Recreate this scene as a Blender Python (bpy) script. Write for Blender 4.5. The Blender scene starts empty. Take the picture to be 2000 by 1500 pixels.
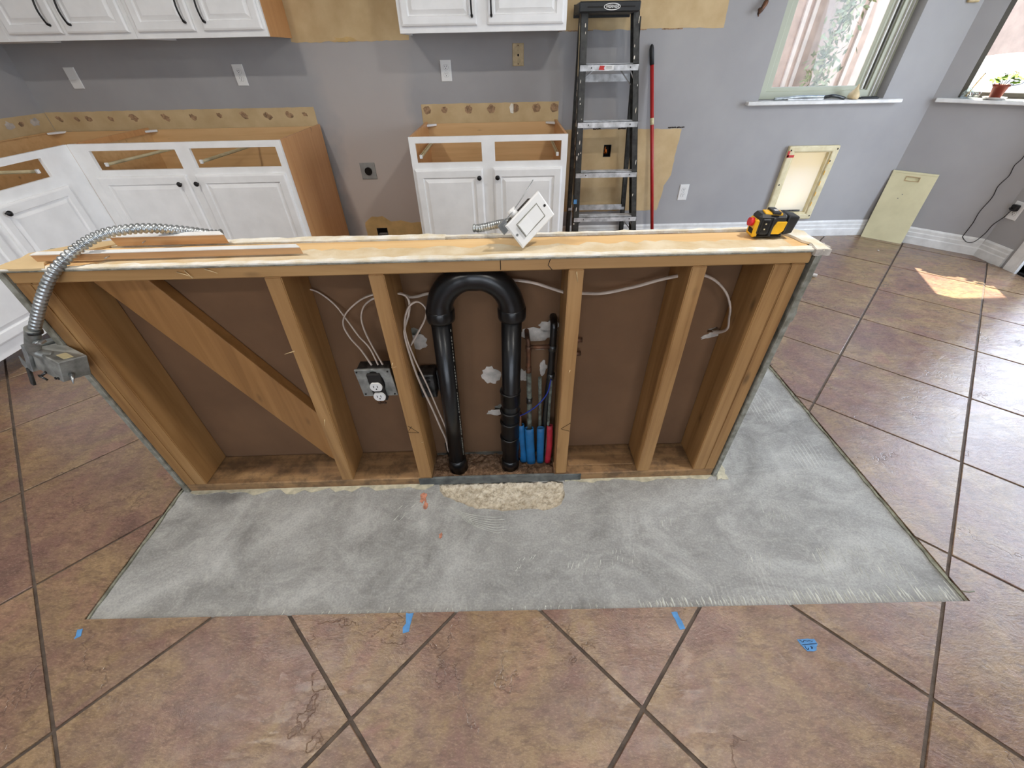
import bpy, bmesh, math, random
from mathutils import Vector, Matrix, noise
random.seed(7)
S = bpy.context.scene
COL = S.collection
PI = math.pi

# ------------------------------------------------------------ camera
cam_d = bpy.data.cameras.new('camera'); cam = bpy.data.objects.new('camera', cam_d); COL.objects.link(cam)
cam_d.sensor_width = 36.0; cam_d.lens = 36.0 * 793.69 / 2000; cam_d.clip_start = .02; cam_d.clip_end = 200
PITCH, ROLL = .6861755, .0209720
cp, sp, cr, sr = math.cos(PITCH), math.sin(PITCH), math.cos(ROLL), math.sin(ROLL)
fw = Vector((0, cp, -sp)); rt = Vector((1, 0, 0)); dn = Vector((0, -sp, -cp))
r2 = cr * rt + sr * dn; d2 = -sr * rt + cr * dn
cam.matrix_world = Matrix(((r2.x, -d2.x, -fw.x, 0), (r2.y, -d2.y, -fw.y, 0), (r2.z, -d2.z, -fw.z, 1.25), (0, 0, 0, 1)))
S.camera = cam

# ------------------------------------------------------------ world, sun, lamps, exposure
W = bpy.data.worlds.new('world'); S.world = W; W.use_nodes = True
nt = W.node_tree; nt.nodes.clear()
_o = nt.nodes.new('ShaderNodeOutputWorld'); _b = nt.nodes.new('ShaderNodeBackground')
_tc = nt.nodes.new('ShaderNodeTexCoord'); _sx = nt.nodes.new('ShaderNodeSeparateXYZ'); _r = nt.nodes.new('ShaderNodeValToRGB')
nt.links.new(_tc.outputs['Generated'], _sx.inputs[0]); nt.links.new(_sx.outputs['Z'], _r.inputs[0])
_r.color_ramp.elements[0].position = 0.0; _r.color_ramp.elements[0].color = (.80, .88, 1, 1)
_r.color_ramp.elements[1].position = .7; _r.color_ramp.elements[1].color = (.45, .64, 1, 1)
nt.links.new(_r.outputs[0], _b.inputs[0]); _b.inputs[1].default_value = 3.5
nt.links.new(_b.outputs[0], _o.inputs[0])

sun_d = bpy.data.lights.new('sun', 'SUN'); sun = bpy.data.objects.new('sun', sun_d); COL.objects.link(sun)
sun_d.energy = 24; sun_d.angle = math.radians(.53); sun_d.color = (1, .93, .74)
sun.rotation_euler = Vector((-.39, -.92, -1.75)).to_track_quat('-Z', 'Y').to_euler()
sun.location = (4, 8, 8)

def area(name, loc, target, size, sy, power, col, spread=PI):
    d = bpy.data.lights.new(name, 'AREA'); d.shape = 'RECTANGLE' if sy else 'DISK'; d.size = size
    if sy: d.size_y = sy
    d.energy = power; d.color = col; d.spread = spread
    o = bpy.data.objects.new(name, d); COL.objects.link(o); o.location = loc
    o.rotation_euler = (Vector(target) - Vector(loc)).to_track_quat('-Z', 'Y').to_euler()
    return o
CANS = [(-1.6, .76), (1.1, .76), (-1.6, -1.5), (1.1, -1.5)]
for cx, cy in CANS:
    area('can_lamp', (cx, cy, 2.672), (cx, cy, 0), .14, 0, 27 if cy > 0 else 15, (1, .95, .88))
area('rear_fill_daylight', (0.1, -3.42, 1.35), (0.1, 0, 1.0), 2.8, 2.0, 15, (1, .97, .92))  # added daylight fill, set at the assumed rear opening
area('door_daylight', (3.62, 1.75, 1.15), (0, 1.6, .6), 1.6, 1.8, 64, (.76, .86, 1))
S.view_settings.view_transform = 'Standard'; S.view_settings.look = 'None'; S.view_settings.gamma = 1
S.view_settings.exposure = 0.0; S.view_settings.use_curve_mapping = False

# ------------------------------------------------------------ materials
def lin(c):
    return tuple(((v / 255) / 12.92 if v / 255 <= .04045 else ((v / 255 + .055) / 1.055) ** 2.4) for v in c) + (1,)
class N:
    """tiny node helper"""
    def __init__(s, name):
        s.m = bpy.data.materials.new(name); s.m.use_nodes = True; s.t = s.m.node_tree
        s.b = s.t.nodes['Principled BSDF']; s.tc = s.t.nodes.new('ShaderNodeTexCoord')
    def n(s, k, **kw):
        x = s.t.nodes.new(k)
        for a, v in kw.items():
            if a in x.inputs: x.inputs[a].default_value = v
            else: setattr(x, a, v)
        return x
    def l(s, a, b): s.t.links.new(a, b)
    def coord(s, scale=(1, 1, 1), rot=(0, 0, 0), rnd=False):
        m = s.n('ShaderNodeMapping'); m.inputs['Scale'].default_value = scale; m.inputs['Rotation'].default_value = rot
        s.l(s.tc.outputs['Object'], m.inputs[0])
        if rnd:
            oi = s.n('ShaderNodeObjectInfo'); mu = s.n('ShaderNodeVectorMath', operation='SCALE'); mu.inputs[3].default_value = 37.0
            cb = s.n('ShaderNodeCombineXYZ'); s.l(oi.outputs['Random'], cb.inputs[0]); s.l(oi.outputs['Random'], cb.inputs[1])
            s.l(cb.outputs[0], mu.inputs[0]); s.l(mu.outputs[0], m.inputs['Location'])
        return m.outputs[0]
    def noise(s, vec, scale, detail=4, rough=.55, dist=0):
        x = s.n('ShaderNodeTexNoise'); x.inputs['Scale'].default_value = scale; x.inputs['Detail'].default_value = detail
        x.inputs['Roughness'].default_value = rough; x.inputs['Distortion'].default_value = dist
        s.l(vec, x.inputs['Vector']); return x.outputs['Fac']
    def ramp(s, fac, stops):
        x = s.n('ShaderNodeValToRGB'); e = x.color_ramp.elements
        while len(e) < len(stops): e.new(.5)
        for k, (p, c) in enumerate(stops):
            e[k].position = p; e[k].color = lin(c) if len(c) == 3 else c
        s.l(fac, x.inputs[0]); return x.outputs[0]
    def mix(s, f, a, b, mode='MIX'):
        x = s.n('ShaderNodeMix', data_type='RGBA', blend_type=mode)
        if isinstance(f, float): x.inputs[0].default_value = f
        else: s.l(f, x.inputs[0])
        for sock, v in ((6, a), (7, b)):
            if isinstance(v, tuple): x.inputs[sock].default_value = lin(v) if len(v) == 3 else v
            else: s.l(v, x.inputs[sock])
        return x.outputs[2]
    def math(s, op, a, b=None, clamp=False):
        x = s.n('ShaderNodeMath', operation=op, use_clamp=clamp)
        for k, v in enumerate((a, b)):
            if v is None: continue
            if isinstance(v, (int, float)): x.inputs[k].default_value = v
            else: s.l(v, x.inputs[k])
        return x.outputs[0]
    def bump(s, h, strength=.3, dist=.01):
        x = s.n('ShaderNodeBump'); x.inputs['Strength'].default_value = strength; x.inputs['Distance'].default_value = dist
        s.l(h, x.inputs['Height']); s.l(x.outputs[0], s.b.inputs['Normal'])
    def base(s, c):
        if isinstance(c, tuple): s.b.inputs['Base Color'].default_value = lin(c)
        else: s.l(c, s.b.inputs['Base Color'])
    def rough(s, v):
        if isinstance(v, (int, float)): s.b.inputs['Roughness'].default_value = v
        else: s.l(v, s.b.inputs['Roughness'])

def plain(name, c, rough=.6, metal=0, var=.06, scale=12, bump=0, c2=None, spec=None, em=None):
    k = N(name); v = k.coord(); f = k.noise(v, scale, 5)
    d = c2 or tuple(max(0, int(x * (1 - var * 3))) for x in c)
    k.base(k.ramp(f, [(.35, d), (.65, c)]) if (var or c2) else c)
    k.rough(rough); k.b.inputs['Metallic'].default_value = metal
    if spec is not None: k.b.inputs['Specular IOR Level'].default_value = spec
    if bump: k.bump(k.noise(v, scale * 8, 3), bump, .003)
    if em: k.b.inputs['Emission Color'].default_value = lin(em[0]); k.b.inputs['Emission Strength'].default_value = em[1]
    return k.m

def wood(name, axis, a, b, c, rough=.55, dirt=0.0):
    k = N(name); sc = [26, 26, 26]; sc[axis] = 1.3
    v = k.coord(tuple(sc), rnd=True); g = k.noise(v, 1.0, 6, .6, .6)
    col = k.ramp(g, [(.25, c), (.45, b), (.7, a)])
    v2 = k.coord(rnd=True); big = k.noise(v2, 3.5, 3)
    col = k.mix(k.ramp(big, [(.35, (0, 0, 0)), (.75, (150, 150, 150))]), col, c)
    vs = [1.4, 1.4, 1.4]; vs = [9, 9, 9]; vs[axis] = 3.2
    vo = k.n('ShaderNodeTexVoronoi'); vo.inputs['Scale'].default_value = 1.0; k.l(k.coord(tuple(vs), rnd=True), vo.inputs['Vector'])
    kn = k.ramp(vo.outputs['Distance'], [(.03, (200, 200, 200)), (.10, (0, 0, 0))])
    col = k.mix(kn, col, tuple(int(x * .42) for x in c))
    if dirt:
        dn_ = k.noise(v2, 14, 6, .7); col = k.mix(k.ramp(dn_, [(.45, (0, 0, 0)), (.62, (int(255 * dirt),) * 3)]), col, (70, 55, 42))
    k.base(col); k.rough(rough); k.bump(g, .25, .002)
    return k.m

M = {}
M['stud'] = wood('stud_wood', 2, (184, 144, 94), (164, 124, 76), (130, 92, 52))
M['plate'] = wood('plate_wood', 0, (196, 157, 104), (178, 138, 88), (150, 112, 66))
M['brace'] = wood('brace_wood', 2, (174, 128, 76), (156, 112, 64), (132, 92, 50))
M['bottom'] = wood('bottom_plate_wood', 0, (176, 140, 96), (146, 112, 76), (104, 76, 52), .7, .8)
M['cabside'] = wood('cabinet_side_wood', 2, (214, 164, 112), (206, 154, 102), (194, 140, 90), .4)
M['cabin'] = wood('cabinet_inside_wood', 0, (224, 186, 134), (216, 176, 124), (200, 158, 106), .6)
M['trimwood'] = wood('trim_wood', 0, (206, 168, 124), (190, 148, 104), (160, 116, 76), .5)
M['gypsum_back'] = plain('drywall_paper_brown', (116, 86, 60), .9, 0, .05, 5, .15, c2=(106, 78, 54))
M['paper'] = plain('bare_drywall_paper', (206, 182, 140), .9, 0, .04, 7, .1, c2=(190, 164, 122))
M['adhesive'] = plain('adhesive_scar', (182, 148, 114), .95, 0, .1, 60, .5)
M['plaster'] = plain('torn_plaster', (206, 198, 188), .95, 0, .06, 30, .6)
M['white'] = plain('cabinet_white_paint', (243, 243, 242), .35, 0, .012, 8, .05)
M['whiteplastic'] = plain('white_plastic', (226, 226, 224), .35, 0, 0)
M['trimwhite'] = plain('white_trim_paint', (232, 232, 230), .4, 0, .03, 12)
M['black'] = plain('black_metal', (22, 20, 20), .35, .3, 0)
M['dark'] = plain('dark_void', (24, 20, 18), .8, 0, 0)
M['vinyl'] = plain('window_vinyl', (182, 186, 166), .45, 0, .01, 6)
M['bronze'] = plain('dark_window_frame', (92, 88, 80), .5, 0, .03, 10)
M['cream'] = plain('cream_plastic', (226, 216, 180), .5, 0, .03, 18, .1, c2=(208, 196, 156))
M['creamboard'] = plain('cream_board', (222, 216, 178), .55, 0, .02, 6, .05, c2=(208, 202, 164))
M['slotrim'] = plain('slot_rim', (176, 150, 112), .6, 0, 0)
M['beige'] = plain('beige_plate', (206, 184, 140), .5, 0, .05, 30)
M['steel'] = plain('galvanised_steel', (198, 204, 206), .32, .9, .08, 30, .1)
M['steeldark'] = plain('dark_galvanised_steel', (96, 98, 98), .38, .85, .15, 40, .2)
M['boxmetal'] = plain('dull_box_metal', (164, 166, 162), .45, .45, .1, 25, .1)
M['alu'] = plain('ladder_aluminium', (226, 228, 230), .4, .25, .08, 20, .15)
M['fiber'] = plain('ladder_fibreglass', (66, 66, 62), .5, 0, .25, 26, .2, c2=(34, 34, 32))
M['abs'] = plain('black_drain_pipe', (22, 23, 25), .28, 0, .1, 10, .05)
M['copper'] = plain('tarnished_copper', (128, 88, 64), .5, .6, .2, 40, .3, c2=(72, 56, 46))
M['patina'] = plain('painted_copper', (120, 128, 118), .7, .1, .15, 50, .4, c2=(70, 66, 56))
M['bluesleeve'] = plain('blue_sleeve', (22, 104, 160), .55, 0, .05, 20)
M['redsleeve'] = plain('red_sleeve', (190, 40, 58), .55, 0, .05, 20)
M['cable'] = plain('cable_sheath', (206, 190, 176), .5, 0, .04, 20)
M['bluewire'] = plain('blue_wire', (30, 54, 150), .5, 0, 0)
M['redpole'] = plain('red_pole', (176, 34, 34), .35, 0, .03, 20)
M['yellow'] = plain('tool_yellow', (245, 186, 20), .45, 0, .03, 20)
M['toolblack'] = plain('tool_black', (34, 36, 38), .5, 0, .05, 30)
M['toolred'] = plain('tool_red', (200, 24, 40), .4, 0, 0)
M['tape'] = plain('blue_tape', (88, 150, 208), .7, 0, .05, 40)
M['ink'] = plain('marker_ink', (30, 42, 66), .8, 0, 0)
M['pencil'] = plain('pencil_mark', (44, 34, 26), .9, 0, 0)
M['orange'] = plain('orange_spray', (206, 142, 116), .9, 0, .1, 60)
M['mortar'] = plain('mortar_residue', (206, 200, 176), .95, 0, .06, 40, .6)
M['paintchip'] = plain('chipped_white_paint', (240, 238, 230), .7, 0, .04, 22, .6, c2=(222, 210, 182))
M['residue'] = plain('glue_residue', (224, 210, 182), .85, 0, .06, 14, .3, c2=(206, 182, 140))
M['ridge'] = plain('thinset_ridge', (204, 206, 198), .9, 0, .06, 30)
M['topbright'] = wood('bright_top_wood', 0, (238, 204, 150), (228, 190, 134), (206, 160, 104), .6)  # plate wood again, paler to carry the brightness of the lit top
M['boxlight'] = plain('grey_cover_plate', (158, 160, 158), .45, .1, .03, 20)
M['greyedge'] = plain('grey_drywall_edge', (158, 158, 148), .9, 0, .08, 40, .5, c2=(116, 114, 102))
M['greystrip'] = plain('grey_metal_strip', (112, 116, 114), .6, .2, .1, 30, .3, c2=(74, 78, 78))
M['wirered'] = plain('orange_wires', (230, 120, 30), .5, 0, 0)
M['pot'] = plain('terracotta_pot', (150, 62, 40), .6, 0, .05, 20)
M['soil'] = plain('soil', (60, 42, 30), .95, 0, .2, 60)
M['leaf'] = plain('leaf', (150, 190, 60), .45, 0, .1, 20)
M['leafdark'] = plain('dry_leaf', (120, 110, 70), .6, 0, .1, 20)
M['pear'] = plain('cream_gourd_skin', (226, 204, 160), .45, 0, .04, 14)
M['patchyellow'] = plain('yellow_primer_patch', (222, 188, 128), .85, 0, .05, 8)
M['redtape'] = plain('red_tape', (196, 50, 46), .6, 0, 0)
M['label'] = plain('paper_label', (226, 214, 170), .6, 0, .03, 30)
M['groutdark'] = plain('tile_grout', (100, 88, 78), .9, 0, .08, 30, .4)
M['stucco'] = plain('exterior_stucco', (206, 182, 166), .9, 0, .03, 8, .3)
M['stuccolight'] = plain('exterior_stucco_light', (230, 216, 204), .9, 0, .02, 8, .2)
M['ceiling'] = plain('ceiling_paint', (236, 235, 232), .9, 0, .01, 4)
M['concrete_out'] = plain('exterior_paving', (140, 134, 124), .9, 0, .04, 6)
M['cover'] = plain('white_cover_cloth', (240, 240, 240), .8, 0, .02, 6)
M['vine'] = plain('vine_leaf', (170, 178, 132), .6, 0, .12, 12)
M['tilecut'] = plain('tile_cut_edge', (150, 150, 132), .9, 0, .1, 40)

def mk_tile():
    k = N('slate_tile'); v = k.coord(rnd=True)
    big = k.noise(v, 3.2, 5, .6, .6); mid = k.noise(v, 8, 10, .78, .4)
    st = k.coord((1, 2.6, 1), (0, 0, .6), rnd=True)
    fine = k.noise(st, 95, 7, .8); fine2 = k.noise(st, 30, 8, .75, .4)
    col = k.ramp(big, [(.30, (98, 74, 68)), (.42, (132, 98, 88)), (.50, (134, 108, 88)), (.58, (152, 128, 92)), (.68, (150, 112, 96))])
    col = k.mix(.45, col, k.ramp(mid, [(.36, (88, 66, 58)), (.46, (124, 96, 82)), (.54, (140, 114, 88)), (.64, (168, 138, 106))]))
    col = k.mix(k.ramp(fine2, [(.38, (190, 190, 190)), (.52, (0, 0, 0))]), col, (80, 60, 52))
    col = k.mix(k.ramp(fine, [(.42, (120, 120, 120)), (.55, (0, 0, 0))]), col, (84, 66, 56))
    col = k.mix(k.ramp(fine, [(.52, (0, 0, 0)), (.66, (150, 150, 150))]), col, (196, 170, 142))
    mg = k.noise(k.coord((1, 1.8, 1), (0, 0, .5), rnd=True), 9, 8, .68, .7)
    rid = k.math('MINIMUM', k.math('MULTIPLY', k.math('ABSOLUTE', k.math('SUBTRACT', mg, .5)), 12), 1)
    vn = k.noise(v, 2.6, 6, .62)
    crk = k.math('MINIMUM', k.math('MULTIPLY', k.math('ABSOLUTE', k.math('SUBTRACT', vn, .5)), 150), 1)
    msk = k.math('GREATER_THAN', k.noise(v, 3.3, 2), .57)
    crack = k.math('MAXIMUM', crk, k.math('SUBTRACT', 1, msk))
    col = k.mix(k.math('MULTIPLY', k.math('SUBTRACT', 1, crack), .55), col, (70, 52, 44))
    k.base(col)
    h = k.math('ADD', k.math('MULTIPLY', rid, .22), k.math('MULTIPLY', fine, .22)); h = k.math('ADD', h, k.math('MULTIPLY', fine2, .5)); h = k.math('ADD', h, k.math('MULTIPLY', crack, .5))
    k.bump(h, .30, .0045); k.b.inputs['IOR'].default_value = 1.5; k.b.inputs['Coat Weight'].default_value = .17; k.b.inputs['Coat Roughness'].default_value = .20; k.l(k.b.inputs['Normal'].links[0].from_socket, k.b.inputs['Coat Normal'])
    k.rough(k.math('ADD', .12, k.math('MULTIPLY', fine, .22))); return k.m
M['tile'] = mk_tile()

def mk_slab():
    k = N('scraped_concrete'); v = k.coord()
    a = k.noise(v, 2.6, 5, .6, 1.5); sw = k.noise(k.coord((1, 1.5, 1), (0, 0, .35)), 10, 9, .78, 1.3); fine = k.noise(v, 160, 5, .7)
    col = k.ramp(a, [(.3, (116, 115, 112)), (.5, (147, 147, 144)), (.7, (176, 177, 174))])
    col = k.mix(k.ramp(sw, [(.45, (0, 0, 0)), (.66, (150, 150, 150))]), col, (204, 204, 198))
    wv = k.n('ShaderNodeTexWave', wave_type='BANDS', bands_direction='X'); wv.inputs['Scale'].default_value = 20; wv.inputs['Distortion'].default_value = 4.0
    wv.inputs['Detail'].default_value = 2; wv.inputs['Detail Scale'].default_value = 1.5
    k.l(k.coord((1, .25, 1), (0, 0, .25)), wv.inputs['Vector'])
    mk = k.ramp(k.noise(v, 3.1, 3, .5), [(.56, (0, 0, 0)), (.68, (255, 255, 255))])
    sx = k.n('ShaderNodeSeparateXYZ'); k.l(k.tc.outputs['Object'], sx.inputs[0])
    xm = k.math('MULTIPLY', k.math('SUBTRACT', sx.outputs[0], -.3), .9, True); mk2 = k.math('MULTIPLY', mk, xm)
    wl = k.math('MULTIPLY', k.ramp(wv.outputs['Fac'], [(.6, (0, 0, 0)), (.85, (255, 255, 255))]), mk2)
    col = k.mix(k.math('MULTIPLY', wl, .22), col, (224, 224, 214))
    col = k.mix(k.ramp(fine, [(.36, (150, 150, 150)), (.52, (0, 0, 0))]), col, (104, 106, 108))
    col = k.mix(k.ramp(fine, [(.52, (0, 0, 0)), (.68, (120, 120, 120))]), col, (214, 214, 208))
    k.base(col); k.rough(.72)
    h = k.math('ADD', k.math('MULTIPLY', fine, .3), k.math('ADD', k.math('MULTIPLY', wl, .5), k.math('MULTIPLY', sw, .4)))
    k.bump(h, .4, .004); return k.m
M['slab'] = mk_slab()

def mk_wall():
    k = N('lavender_grey_wall'); v = k.coord(); o = k.noise(v, 90, 4); a = k.noise(v, 1.6, 4, .6)
    col = k.ramp(a, [(.35, (155, 154, 155)), (.65, (165, 164, 164))])
    k.base(col); k.rough(.75); k.bump(o, .12, .002); return k
M['wall'] = mk_wall().m
def mk_wall_back():
    k = mk_wall(); k.m.name = 'lavender_grey_wall_worn'
    sx = k.n('ShaderNodeSeparateXYZ'); k.l(k.tc.outputs['Object'], sx.inputs[0])
    nz = k.math('MULTIPLY', k.math('SUBTRACT', k.noise(k.coord(), 3, 5), .5), .35)
    x = k.math('ADD', sx.outputs[0], nz)
    l1 = k.math('MULTIPLY', k.math('SUBTRACT', x, -1.30), 9, True); l2 = k.math('MULTIPLY', k.math('SUBTRACT', -.60, x), 9, True)
    m = k.math('MULTIPLY', l1, l2)
    z = k.math('MULTIPLY', k.math('SUBTRACT', 1.5, sx.outputs[2]), .9, True); m = k.math('MULTIPLY', m, z)
    old = k.b.inputs['Base Color'].links[0].from_socket
    k.base(k.mix(m, old, (196, 186, 178))); return k.m
M['wallback'] = mk_wall_back()

def mk_glass(name, tint=(1, 1, 1, 1), refl=.025):
    m = bpy.data.materials.new(name); m.use_nodes = True; t = m.node_tree; t.nodes.clear()
    o = t.nodes.new('ShaderNodeOutputMaterial'); a = t.nodes.new('ShaderNodeBsdfTransparent'); g = t.nodes.new('ShaderNodeBsdfGlossy')
    x = t.nodes.new('ShaderNodeMixShader'); x.inputs[0].default_value = refl; g.inputs['Roughness'].default_value = .02; a.inputs[0].default_value = tint
    t.links.new(a.outputs[0], x.inputs[1]); t.links.new(g.outputs[0], x.inputs[2]); t.links.new(x.outputs[0], o.inputs[0]); return m
M['glass'] = mk_glass('window_glass')
def mk_flap():
    m = bpy.data.materials.new('clear_vinyl_flap'); m.use_nodes = True; t = m.node_tree; t.nodes.clear()
    o = t.nodes.new('ShaderNodeOutputMaterial'); a = t.nodes.new('ShaderNodeBsdfTransparent'); g = t.nodes.new('ShaderNodeBsdfTranslucent')
    x = t.nodes.new('ShaderNodeMixShader'); x.inputs[0].default_value = .8; g.inputs[0].default_value = (.98, .97, .94, 1)
    t.links.new(a.outputs[0], x.inputs[1]); t.links.new(g.outputs[0], x.inputs[2]); t.links.new(x.outputs[0], o.inputs[0]); return m
M['flap'] = mk_flap()
M['lamp'] = plain('lamp_diffuser', (255, 244, 228), .5, 0, 0, em=((255, 240, 220), 3.0))

# ------------------------------------------------------------ mesh helpers
class B:
    def __init__(s, mp=None): s.v = []; s.f = []; s.sm = []; s.mp = mp
    def add(s, vs, fs, smooth=False, mp=None):
        o = len(s.v); mp = mp or s.mp
        s.v += [Vector(mp(*p)) if mp else Vector(p) for p in vs]
        s.f += [tuple(i + o for i in f) for f in fs]; s.sm += [smooth] * len(fs); return s
    def box(s, x0, x1, y0, y1, z0, z1, c=0, mp=None):
        """box with an optional small chamfer c"""
        if c <= 0:
            vs = [(x, y, z) for x in (x0, x1) for y in (y0, y1) for z in (z0, z1)]
            return s.add(vs, [(0, 1, 3, 2), (4, 6, 7, 5), (0, 4, 5, 1), (2, 3, 7, 6), (0, 2, 6, 4), (1, 5, 7, 3)], mp=mp)
        bm = bmesh.new(); bmesh.ops.create_cube(bm, size=1)
        for q in bm.verts: q.co = Vector(((x0 + x1) / 2 + q.co.x * (x1 - x0), (y0 + y1) / 2 + q.co.y * (y1 - y0), (z0 + z1) / 2 + q.co.z * (z1 - z0)))
        bmesh.ops.bevel(bm, geom=bm.edges[:], offset=c, segments=1, affect='EDGES', clamp_overlap=True)
        bm.verts.ensure_lookup_table(); vs = [tuple(q.co) for q in bm.verts]; fs = [[q.index for q in f.verts] for f in bm.faces]; bm.free()
        return s.add(vs, fs, mp=mp)
    def tube(s, path, r, n=10, cap=True, mp=None, sq=1.0):
        path = [Vector(p) for p in path]; m = len(path); vs = []; fs = []
        rr = r if callable(r) else (lambda i: r)
        t0 = (path[1] - path[0]).normalized(); up = Vector((0, 0, 1)) if abs(t0.z) < .9 else Vector((0, 1, 0))
        nx = t0.cross(up).normalized()
        for i, p in enumerate(path):
            t = (path[min(i + 1, m - 1)] - path[max(i - 1, 0)]).normalized()
            nx = (nx - t * nx.dot(t)).normalized(); ny = t.cross(nx)
            for k in range(n):
                a = 2 * PI * k / n; vs.append(tuple(p + nx * math.cos(a) * rr(i) + ny * math.sin(a) * rr(i) * sq))
        for i in range(m - 1):
            for k in range(n): fs.append((i * n + k, i * n + (k + 1) % n, (i + 1) * n + (k + 1) % n, (i + 1) * n + k))
        s.add(vs, fs, True, mp)
        if cap: s.add(vs[:n][::-1], [tuple(range(n))], mp=mp); s.add(vs[-n:], [tuple(range(n))], mp=mp)
        return s
    def lathe(s, prof, n=20, c=(0, 0, 0), mat=None, mp=None):
        vs = []; fs = []; mat = mat or Matrix.Identity(3); c = Vector(c)
        for r, z in prof:
            for k in range(n):
                a = 2 * PI * k / n; vs.append(tuple(c + mat @ Vector((r * math.cos(a), r * math.sin(a), z))))
        for i in range(len(prof) - 1):
            for k in range(n): fs.append((i * n + k, i * n + (k + 1) % n, (i + 1) * n + (k + 1) % n, (i + 1) * n + k))
        s.add(vs, fs, True, mp); s.add(vs[:n][::-1], [tuple(range(n))], mp=mp); s.add(vs[-n:], [tuple(range(n))], mp=mp); return s
    def prism(s, poly, h0, h1, axis='z', mp=None):
        """2D polygon extruded; axis z: (x,y) poly, z height; axis y: (x,z) poly, y depth"""
        n = len(poly)
        def P(a, b, h): return (a, b, h) if axis == 'z' else ((a, h, b) if axis == 'y' else (h, a, b))
        vs = [P(a, b, h0) for a, b in poly] + [P(a, b, h1) for a, b in poly]
        fs = [tuple(range(n))[::-1], tuple(range(n, 2 * n))] + [(i, (i + 1) % n, n + (i + 1) % n, n + i) for i in range(n)]
        return s.add(vs, fs, mp=mp)
    def plate(s, outline, holes, y0, y1, mp=None):
        """flat plate in (x,z) with holes, between depths y0 and y1"""
        cu = bpy.data.curves.new('tmp', 'CURVE'); cu.dimensions = '2D'; cu.fill_mode = 'BOTH'; cu.extrude = abs(y1 - y0) / 2
        for ring in [outline] + holes:
            sp_ = cu.splines.new('POLY'); sp_.points.add(len(ring) - 1); sp_.use_cyclic_u = True
            for q, (a, b) in zip(sp_.points, ring): q.co = (a, b, 0, 1)
        ob = bpy.data.objects.new('tmp', cu); me = bpy.data.meshes.new_from_object(ob)
        vs = [(q.co.x, (y0 + y1) / 2 + q.co.z, q.co.y) for q in me.vertices]; fs = [tuple(p.vertices) for p in me.polygons]
        bpy.data.objects.remove(ob); bpy.data.curves.remove(cu); bpy.data.meshes.remove(me)
        return s.add(vs, fs, mp=mp)
    def rings(s, rects, mp=None):
        """stack of rectangles (x0,x1,z0,z1,y) joined one inside the next, last one filled"""
        vs = []; fs = []
        for x0, x1, z0, z1, y in rects: vs += [(x0, y, z0), (x1, y, z0), (x1, y, z1), (x0, y, z1)]
        for i in range(len(rects) - 1):
            for k in range(4): fs.append((i * 4 + k, i * 4 + (k + 1) % 4, i * 4 + 4 + (k + 1) % 4, i * 4 + 4 + k))
        q = 4 * len(rects) - 4; fs.append((q, q + 1, q + 2, q + 3)); fs.append((3, 2, 1, 0)); return s.add(vs, fs, mp=mp)
    def obj(s, name, mat, parent=None, label=None, kind=None, bevel=0, recalc=True):
        off = Vector(parent['_w']) if parent is not None and '_w' in parent.keys() else Vector((0, 0, 0))
        me = bpy.data.meshes.new(name); me.from_pydata([tuple(q - off) for q in s.v], [], s.f)
        for p, q in zip(me.polygons, s.sm): p.use_smooth = q
        if recalc:
            bm = bmesh.new(); bm.from_mesh(me); bmesh.ops.remove_doubles(bm, verts=bm.verts[:], dist=1e-6)
            bmesh.ops.recalc_face_normals(bm, faces=bm.faces[:]); bm.to_mesh(me); bm.free()
        me.materials.append(M[mat] if isinstance(mat, str) else mat); me.update()
        o = bpy.data.objects.new(name, me); COL.objects.link(o)
        if parent is not None: o.parent = parent; o['_w'] = tuple(off)
        if label: o['label'] = label
        if kind: o['kind'] = kind
        if bevel:
            md = o.modifiers.new('bevel', 'BEVEL'); md.width = bevel; md.segments = 2; md.limit_method = 'ANGLE'; md.angle_limit = math.radians(40)
        return o
def thing(name, label, cat, loc=(0, 0, 0), group=None, kind=None):
    o = bpy.data.objects.new(name, None); COL.objects.link(o); o.location = loc; o['_w'] = tuple(loc); o.empty_display_size = .05
    if kind: o['kind'] = kind
    else: o['label'] = label; o['category'] = cat
    if group: o['group'] = group
    return o
def tag(o, label, cat, group=None):
    o['label'] = label; o['category'] = cat
    if group: o['group'] = group
    return o
def smooth(pts, k=6):
    p = [Vector(q) for q in pts]; out = []
    p = [p[0] * 2 - p[1]] + p + [p[-1] * 2 - p[-2]]
    for i in range(1, len(p) - 2):
        for j in range(k):
            t = j / k; a, b, c, d = p[i - 1:i + 3]
            out.append(.5 * ((2 * b) + (c - a) * t + (2 * a - 5 * b + 4 * c - d) * t * t + (3 * b - a - 3 * c + d) * t ** 3))
    out.append(p[-2]); return out
def wob(pts, amp, step, seed=0):
    """subdivide a closed outline and roughen it"""
    out = []; rnd = random.Random(seed)
    for i, a in enumerate(pts):
        b = pts[(i + 1) % len(pts)]; L = math.dist(a, b); n = max(1, int(L / step))
        for k in range(n):
            t = k / n; out.append((a[0] + (b[0] - a[0]) * t + rnd.uniform(-amp, amp), a[1] + (b[1] - a[1]) * t + rnd.uniform(-amp, amp)))
    return out
def blob(cx, cy, rx, ry, n=14, j=.2, seed=0, rot=0):
    rnd = random.Random(seed); out = []
    for k in range(n):
        a = 2 * PI * k / n; r = 1 + rnd.uniform(-j, j); x = rx * r * math.cos(a); y = ry * r * math.sin(a)
        out.append((cx + x * math.cos(rot) - y * math.sin(rot), cy + x * math.sin(rot) + y * math.cos(rot)))
    return out
def rect(x0, x1, z0, z1): return [(x0, z0), (x1, z0), (x1, z1), (x0, z1)]

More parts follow.
